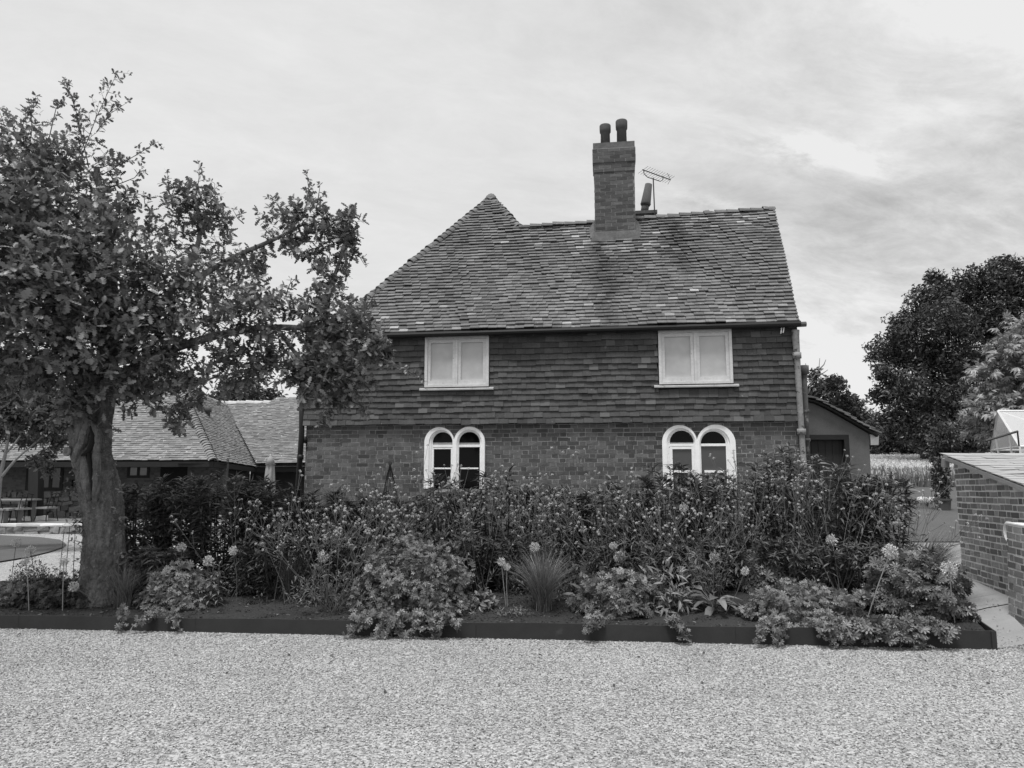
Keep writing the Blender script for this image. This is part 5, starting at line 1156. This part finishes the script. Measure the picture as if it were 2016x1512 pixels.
V, F_ = lathe(tp(135.5, 889, 8.06) , [(.03, 0), (.05, .0), (.052, .035), (.03, .04), (.022, .02), (.0, .018)], 14, axis=(-.3, -1, .15)); mb.add(V, F_); tag(mb.build('branch_scar', mat('bare_wood', .3, nz=((20, .4),)), oak, True), 'pale ring of a sawn-off branch')
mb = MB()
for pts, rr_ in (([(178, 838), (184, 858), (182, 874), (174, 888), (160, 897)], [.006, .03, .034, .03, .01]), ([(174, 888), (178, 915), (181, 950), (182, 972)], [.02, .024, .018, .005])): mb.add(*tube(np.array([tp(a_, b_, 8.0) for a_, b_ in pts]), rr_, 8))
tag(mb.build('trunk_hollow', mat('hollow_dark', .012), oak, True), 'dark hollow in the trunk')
mb = MB(); twg = MB()
LP, LD, LU, LS = [], [], [], []
def twig(p, d, L_, nl, leaf=.1, bend=None, term=3, rr=.0035, m0=.25):
    pts = bez(p, nrm(d), L_, A(0, 0, .12 * L_ / .4) if bend is None else bend, 6); twg.add(*tube(pts, np.linspace(rr, .0015, 6), 3, False))
    t = np.concatenate([np.linspace(m0, .97, nl), np.full(term, 1.0)]); n_ = len(t)
    pos = np.stack([np.interp(t, np.linspace(0, 1, 6), pts[:, j]) for j in range(3)], 1); dd = nrm(pts[-1] - pts[-2]); az = np.arange(n_) * 2.4 + rng.uniform(0, 6)
    x = nrm(np.cross(dd, A(.1, .2, 1))); y = np.cross(dd, x); q = np.cos(az)[:, None] * x + np.sin(az)[:, None] * y
    LP.append(pos); LD.append(nrm(dd * .55 + q + A(0, 0, .1) + rng.normal(0, .2, (n_, 3)))); LS.append(leaf * rng.uniform(.55, 1.15, n_))
    LU.append(A(0, 0, 1) + rng.normal(0, .45, (n_, 3)))
CL = [(60, 330, 8.0, 85), (150, 350, 8.3, 70), (30, 430, 7.7, 100), (130, 440, 7.8, 95), (215, 425, 8.6, 50), (-60, 380, 8, 110), (-50, 560, 7.4, 120), (60, 560, 7.2, 100), (150, 560, 7.4, 95), (235, 545, 7.8, 75), (60, 680, 7.4, 100), (160, 680, 7.6, 95), (-70, 700, 7.6, 100),
      (25, 735, 7.8, 60), (110, 765, 7.7, 55), (200, 775, 7.8, 55), (250, 690, 7.8, 85), (85, 620, 7.3, 90), (205, 620, 7.7, 80), (0, 490, 7.4, 95), (370, 400, 8.6, 55), (345, 465, 8.7, 65), (420, 440, 8.7, 38), (330, 560, 8.3, 75), (420, 560, 8.2, 68),
      (480, 525, 8.5, 48), (400, 650, 8.2, 75), (480, 630, 8.0, 65), (320, 650, 8.0, 75), (300, 735, 8.0, 62), (360, 785, 8.1, 42), (430, 740, 8.2, 55), (356, 832, 8.1, 20), (520, 595, 8.3, 42), (520, 690, 8.3, 48), (480, 725, 8.2, 45), (560, 445, 8.6, 48), (610, 425, 8.6, 38), (597, 485, 8.6, 36),
      (650, 465, 8.6, 28), (685, 440, 8.5, 26), (680, 485, 8.5, 32), (650, 530, 8.5, 32), (650, 590, 8.5, 36), (600, 620, 8.5, 40), (640, 650, 8.4, 50), (690, 640, 8.3, 50), (640, 715, 8.3, 52), (700, 700, 8.2, 52), (740, 695, 8.2, 30), (650, 785, 8.3, 40), (610, 765, 8.4, 32), (700, 765, 8.3, 38), (620, 740, 8.4, 32), (590, 735, 8.4, 30),
      (290, 620, 8.1, 55), (280, 790, 8.0, 36), (150, 800, 7.9, 30), (550, 725, 8.3, 30), (100, 500, 7.5, 80), (200, 500, 8, 60)]
for (u_, v_, Y_, r_) in CL:
    c = at(u_, v_, Y_); r_m = r_ / F * Y_; k_ = 1.0 if u_ > 540 and v_ > 600 else .8 if u_ > 260 else .9; r_m *= .95 if u_ > 260 else 1; n_ = int(16 * k_ + 225 * k_ * r_m ** 1.5)
    for k in range(n_):
        d = rdir(rng, 1)[0]; d[2] = d[2] * .8 + .12; d = nrm(d); s0 = rng.uniform(.1, .75) * r_m
        L_ = min(r_m * rng.uniform(.35, .75), .42); twig(c + d * s0, d + rng.normal(0, .3, 3), L_, int(3 + L_ * 14), leaf=.105 if Y_ > 7.7 else .115)
def shoot(pts, Y_, side=.16, leaf=.085, dens=16):
    P = np.array([at(a_, b_, Y_) for a_, b_ in pts]); L_ = np.linalg.norm(np.diff(P, axis=0), axis=1).sum(); k = np.linspace(0, 1, len(P)); n_ = 9; t = np.linspace(0, 1, n_); C = np.stack([np.interp(t, k, P[:, j]) for j in range(3)], 1)
    twg.add(*tube(C, np.linspace(.008, .002, n_), 4, False)); d0 = nrm(C[-1] - C[0])
    for q in np.linspace(.12, .98, int(dens * L_)):
        p = A(*[np.interp(q, t, C[:, j]) for j in range(3)]); twig(p, d0 * .7 + rdir(rng, 1)[0], side * rng.uniform(.4, 1.2) * (1.15 - q * .7), 4, leaf=leaf * (1.1 - .45 * q), term=2)
for pts, Y_, sd_ in (([(150, 335), (190, 230), (233, 138)], 8.3, .26), ([(175, 330), (150, 220), (127, 152)], 8.3, .14), ([(190, 260), (215, 225), (250, 202)], 8.3, .1), ([(55, 330), (62, 260), (62, 195)], 8.0, .17), ([(15, 330), (45, 245), (75, 190)], 8.0, .17), ([(0, 300), (10, 250), (-8, 200)], 8.0, .15),
    ([(90, 300), (110, 215), (118, 200)], 8.1, .1), ([(200, 345), (260, 310), (312, 278)], 8.4, .17), ([(215, 370), (265, 350), (280, 330)], 8.5, .12), ([(385, 390), (392, 350), (392, 322)], 8.6, .1), ([(340, 410), (332, 370), (330, 342)], 8.6, .1), ([(410, 410), (424, 385), (422, 360)], 8.6, .1), ([(300, 420), (285, 400), (283, 385)], 8.6, .1), ([(250, 430), (255, 400), (270, 385)], 8.6, .1),
    ([(600, 420), (608, 375), (604, 340)], 8.6, .1), ([(560, 430), (545, 400), (530, 392)], 8.6, .1), ([(625, 400), (628, 380), (630, 366)], 8.6, .08), ([(690, 430), (694, 418), (697, 408)], 8.5, .08), ([(645, 460), (645, 430), (643, 412)], 8.5, .08), ([(690, 500), (708, 505), (718, 522)], 8.5, .07), ([(480, 440), (468, 430), (460, 415)], 8.6, .1),
    ([(715, 690), (775, 716), (832, 746)], 8.0, .13), ([(735, 670), (755, 675), (768, 690)], 8.1, .12), ([(690, 790), (715, 800), (720, 820)], 8.3, .12), ([(640, 810), (640, 830), (630, 850)], 8.2, .12), ([(30, 740), (15, 690), (5, 700)], 7.5, .2), ([(560, 590), (570, 560), (585, 545)], 8.5, .08), ([(565, 700), (580, 660), (590, 650)], 8.4, .07), ([(720, 610), (732, 590), (740, 575)], 8.3, .06)): shoot(pts, Y_, sd_)
for k in range(60):
    v_ = rng.uniform(870, 1140); u_ = rng.choice([-1, 1]) * rng.uniform(25, 40) + np.interp(v_, [870, 1140], [182, 204]); twig(at(u_, v_, 8.12), A(rng.normal(0, .5) + (.6 if u_ > 195 else -.6), -.5, .4), rng.uniform(.05, .14), 2, leaf=.05, term=2)
put_leaves(mb, T_oak, np.concatenate(LP), np.concatenate(LD), np.concatenate(LU), np.concatenate(LS))
print('oak leaves', sum(map(len, LP)))
mb.V += []; crown = mb.build('crown', M_oakl, oak); twg.build('twig_work', M_twig, crown)

# ------------------------------------------------------------------ background trees
def blob_tree(name, label, base, blobs, spray, dens, m, trunk=None, seed=0, T=None, cat='tree', group=None, barkm=None, upw=.4, bias=.4):
    """blobs: (centre xyz, radius)"""
    r_ = R(seed); e = thing(name, label, cat, base, group); mb = MB(); P, D, U, S = [], [], [], []; T = T or T_spray
    for c, rr_ in blobs:
        n_ = max(20, int(dens * (rr_ / spray) ** 2)); d = rdir(r_, n_); q = r_.random(n_) ** bias * r_.uniform(.75, 1.36, n_)
        P.append(c + d * (rr_ * q)[:, None] * A(1, 1, .85)); D.append(nrm(d + rdir(r_, n_) * .9 + A(0, 0, .15))); U.append(d * .5 + A(0, 0, upw) + r_.normal(0, .5, (n_, 3))); S.append(spray * r_.uniform(.6, 1.2, n_))
    put_leaves(mb, T, np.concatenate(P), np.concatenate(D), np.concatenate(U), np.concatenate(S)); mb.build('crown', m, e)
    if trunk:
        mb = MB()
        for pts, r0, r1 in trunk: trunk_mesh(mb, pts, np.linspace(r0, r1, len(pts)), n=8, seed=seed, rough=.04)
        mb.build('trunk', barkm or M_bark, e, True)
    return e
def pxblobs(lst, Y0, dY, rng_): return [(at(u, v, Y0 + rng_.uniform(-1, 1) * dY), r / F * Y0) for u, v, r in lst]
M_far1 = lf('far_oak_leaf', .085, isl=.4, nz=((.35, .4),), trans=.12)
M_far2 = lf('far_tree_leaf', .1, isl=.4, nz=((.5, .4),), trans=.15)
M_chest = lf('chestnut_leaf', .42, isl=.35, trans=.25)
M_fine = lf('small_tree_leaf', .12, isl=.4, trans=.25)
r7 = R(701)
bo = gp(1880, 905); bo = A(29, 50, gz(29, 50))
lst = [(1750, 690, 38), (1790, 640, 42), (1830, 590, 42), (1880, 575, 45), (1940, 555, 45), (2000, 545, 50), (2060, 560, 60), (1860, 640, 55), (1930, 630, 60), (2000, 630, 60), (1800, 700, 52), (1870, 720, 60), (1950, 720, 60), (2040, 680, 60), (1780, 770, 48), (1830, 790, 50), (1740, 735, 24), (1730, 780, 20), (1765, 830, 40), (1830, 850, 45), (1900, 800, 60), (1980, 800, 60), (1890, 860, 50), (2090, 760, 70), (1840, 545, 18), (1965, 525, 20), (1770, 655, 20), (1720, 700, 14)]
blob_tree('oak_tree', 'big dark broad oak rising beyond the wheat field at the right', bo, pxblobs(lst, 50, 2.4, r7), .46, 24, M_far1, [([bo - A(0, 0, .3), bo + A(.1, 0, 2.5), bo + A(0, 0, 5), bo + A(.4, 0, 7)], .45, .12)], 71, bias=.3, barkm=M_twig)
bc = A(17.8, 25, gz(17.8, 25))
lst = [(1975, 690, 34), (2015, 660, 40), (1945, 745, 36), (2000, 745, 42), (1935, 805, 34), (1985, 810, 36), (1925, 845, 24), (1965, 855, 26), (2050, 720, 60), (2060, 800, 60), (1910, 815, 16), (1990, 640, 14), (2060, 650, 40)]
blob_tree('chestnut_tree', 'paler chestnut with drooping fingered leaves behind the greenhouse', bc, pxblobs(lst, 25, 1.0, r7), .27, 22, M_chest, [([bc, bc + A(0, 0, 2), bc + A(.1, 0, 4.5)], .2, .08)], 72, T=T_chest, upw=1.2, bias=.3)
bs = A(15.8, 36, gz(15.8, 36))
lst = [(1610, 770, 26), (1635, 765, 26), (1648, 755, 20), (1665, 790, 26), (1685, 800, 22), (1620, 800, 26), (1650, 810, 30), (1695, 830, 26), (1600, 740, 14), (1590, 780, 20), (1710, 850, 24), (1680, 850, 30)]
tr = blob_tree('field_maple', 'small bushy tree above the roof of the rendered outbuilding', bs, pxblobs(lst, 36, 1.2, r7), .4, 24, M_far2, [([bs, bs + A(0, 0, 2.5), bs + A(-.3, 0, 4.4)], .16, .06)], 73)
mb = MB()
for pts in ([(1592, 775), (1600, 745), (1612, 728), (1614, 705)], [(1600, 745), (1588, 730), (1586, 715)], [(1612, 728), (1622, 718), (1626, 708)], [(1606, 738), (1620, 735), (1630, 728)], [(1598, 755), (1610, 750), (1618, 742)]): mb.add(*tube(np.array([at(a_, b_, 35.5) for a_, b_ in pts]), np.linspace(.035, .012, len(pts)), 4))
mb.build('bare_branch', mat('dead_twig', .2), tr)
for i, (nm, lb, Y_, lst, m, sp) in enumerate((('hedgerow_bush', 'rounded mid-grey bush at the wheat edge behind the outbuilding eaves', 60, [(1722, 855, 26), (1745, 850, 24), (1735, 880, 26), (1765, 868, 24), (1715, 890, 20)], M_far2, .5),
        ('hedgerow_bush', 'dark bush at the foot of the big oak by the wheat', 60, [(1790, 865, 28), (1815, 850, 24), (1830, 880, 24), (1790, 890, 18)], M_far1, .5), ('hedgerow_bush', 'dense dark bush filling the gap below the chestnut', 44, [(1860, 860, 32), (1895, 850, 32), (1930, 870, 28), (1870, 895, 24), (1905, 895, 24), (1840, 895, 16)], M_far2, .42))):
    bl = pxblobs(lst, Y_, .8, r7); b = bl[0][0].copy(); b[2] = gz(b[0], b[1]); blob_tree(nm, lb, b, bl, sp, 24, m, None, 74 + i, cat='bush')
# wood behind the field: continuous dark understorey
bl = [(A(x_, 70 + r7.uniform(-2, 2), gz(x_, 70) + r7.uniform(.8, 3.2)), r7.uniform(1.6, 2.6)) for x_ in np.arange(28, 70, 1.3)]
we = blob_tree('far_wood', '', A(50, 70, 2), bl, .6, 14, M_far1, None, 79)
for k in ('label', 'category'):
    if k in we: del we[k]
cw = we.children[0]; cw.parent = None; cw.location = we.location; cw.name = 'wood_understorey'; cw['kind'] = 'stuff'; bpy.data.objects.remove(we)
# trees behind the barn
for i, (lb, Y_, lst) in enumerate((('dark tree showing over the barn ridge between the oak boughs', 42, [(450, 775, 30), (490, 770, 34), (530, 785, 26), (470, 800, 34), (425, 795, 24)]), ('broad tree rising behind the barn, hidden largely by the oak', 44, [(300, 740, 40), (350, 760, 36), (260, 770, 40)]), ('tree behind the left end of the barn, seen past the small pale-stemmed tree', 44, [(0, 745, 34), (50, 760, 30), (-60, 740, 50), (100, 770, 34)]))):
    bl = pxblobs(lst, Y_, 1.2, r7); b = bl[0][0].copy(); b[2] = gz(b[0], b[1]); blob_tree('background_tree', lb, b, bl, .42, 26, M_far2, [([b, b + A(0, 0, 2), b + A(.2, 0, 4)], .25, .1)], 90 + i)
# small tree with pale stems at the far left
bt = at(-8, 1045, 17); bt[2] = gz(bt[0], 17)
q = lambda u_, v_: at(u_, v_, 17)
lst = [(10, 780, 34), (50, 770, 34), (95, 790, 34), (30, 820, 34), (80, 830, 36), (120, 830, 28), (20, 850, 26), (60, 865, 26), (110, 865, 26), (130, 800, 26), (-30, 800, 50), (-40, 860, 40), (90, 895, 14), (72, 905, 16), (95, 925, 9), (150, 850, 18)]
blob_tree('small_tree', 'small fine-leaved tree with pale branching stems in front of the barn', bt, pxblobs(lst, 17, 1.1, r7), .2, 22, M_fine, [([bt, q(-3, 960), q(4, 920), q(14, 880), q(20, 830)], .06, .025), ([q(2, 940), q(30, 905), q(60, 880), q(95, 850)], .035, .012), ([q(14, 890), q(40, 860), q(60, 820)], .025, .01), ([q(-3, 960), q(-25, 900), q(-35, 840)], .04, .015)], 81, barkm=M_pbark, bias=.45)
# wheat
rw = R(91); n = 42000; Yw = rw.uniform(34.8, 64, n) ** 1.0; Xw = Yw * rw.uniform(.47, .68, n); hw_ = rw.uniform(.45, .8, n); B = np.stack([Xw, Yw, gz(Xw, Yw)], 1)
az = rw.uniform(0, 6.28, n); x = np.stack([np.cos(az), np.sin(az), 0 * az], 1) * .018; tip = B + np.stack([rw.normal(0, .14, n), rw.normal(0, .14, n), hw_], 1)
V = np.stack([B - x, B + x, tip + x * 1.6, tip - x * 1.6], 1).reshape(-1, 3)
tag(mkmesh('wheat', V, np.arange(4 * n).reshape(-1, 4), mat('ripe_wheat', .74, isl=.25, trans=.15, nz=((.3, .25),))), kind='stuff')
n = 2600; Yw = rw.uniform(34.2, 37, n); Xw = Yw * rw.uniform(.47, .66, n); B = np.stack([Xw, Yw, gz(Xw, Yw)], 1); x = np.tile(A(.02, 0, 0), (n, 1)); tip = B + np.stack([rw.normal(0, .1, n), rw.normal(0, .1, n), rw.uniform(.3, 1.0, n)], 1)
tag(mkmesh('rough_grass', np.stack([B - x, B + x, tip + x * .3, tip - x * .3], 1).reshape(-1, 3), np.arange(4 * n).reshape(-1, 4), mat('rough_grass_blade', .26, isl=.4, trans=.2)), kind='stuff')
# pots on the lawn
pb = gp(1857, 1006); sc_ = pb[1] / F
e = thing('plant_pot', 'tall leafy plant in a dark square terracotta pot behind the shed corner', 'potted plant', pb)
mb = MB(); V, F_ = lathe(pb, [(13 * sc_, 0), (15 * sc_, 20 * sc_), (17 * sc_, 20.5 * sc_), (17 * sc_, 24 * sc_), (14 * sc_, 24 * sc_), (13 * sc_, 20 * sc_)], 8); mb.add(V, F_); mb.build('pot', mat('terracotta', .12, nz=((4, .4),)), e)
mb = MB(); rp = R(95); k = 900; d = rdir(rp, k); P = pb + A(0, 0, 62 * sc_) + d * A(15, 15, 42) * sc_ * (rp.random((k, 1)) ** .4); P[:, 0] += (P[:, 2] - pb[2] - 62 * sc_) * -.0; put_leaves(mb, T_oval, P, nrm(d + rdir(rp, k)), A(0, 0, 1) + rp.normal(0, .5, (k, 3)), rp.uniform(5, 10, k) * sc_); mb.build('foliage', M_shrub, e)
pb2 = gp(1822, 1002); sc_ = pb2[1] / F; e = thing('flower_trough', 'low pale trough with white flowers on the lawn left of the dark pot', 'potted plant', pb2)
mb = MB(); P = [pb2 + A(-11, 0, 0) * sc_, pb2 + A(11, 0, 0) * sc_, pb2 + A(13, 0, 9) * sc_, pb2 + A(-13, 0, 9) * sc_]; slab(mb, P, A(0, 12 * sc_, 0)); mb.build('trough', M_cream, e)
mb = MB(); k = 220; P = pb2 + A(0, 6, 13) * sc_ + rdir(rp, k) * A(19, 9, 6) * sc_; put_leaves(mb, T_oval, P, rdir(rp, k), A(0, 0, 1) + rp.normal(0, .5, (k, 3)), rp.uniform(3, 6, k) * sc_); mb.build('foliage', M_ger, e)
mb = MB(); k = 60; P = pb2 + A(2, -1, 17) * sc_ + rdir(rp, k) * A(18, 8, 4) * sc_; put_leaves(mb, T_star, P, rdir(rp, k), A(0, -.4, 1) + rp.normal(0, .5, (k, 3)), rp.uniform(3, 5, k) * sc_); mb.build('blossom', M_wpetal, e)

rl = R(96); n = 420; y = 6.75 + rl.random(n) ** 2.2 * 1.5; x = np.interp(y, [6.74, 8.3], [4.5, 4.95]) + rl.random(n) ** 1.5 * 1.4
stones('stray_gravel', np.stack([x, y, gz(x, y) + .01], 1), .005, .011, M_chip, rl)
# fallen leaves and bits on the soil and the gravel next to the edging
rl = R(97); n = 420; x = rl.uniform(-5.4, 4.2, n); on = rl.random(n) < .75
y = yfront(x) + np.where(on, rl.uniform(.03, .7, n), -rl.random(n) ** 2 * 1.8 - .02); z = np.where(on, sz(x, y) + .012, gz(x, y) + .013)
P = np.stack([x, y, z], 1); D = rdir(rl, n); D[:, 2] *= .2; mb = MB(); put_leaves(mb, T_oval, P, nrm(D), A(0, 0, 1) + rl.normal(0, .35, (n, 3)), rl.uniform(.02, .055, n)); o = mb.build('leaf_litter', lf('dry_leaf', .14, isl=.5)); o['kind'] = 'stuff'
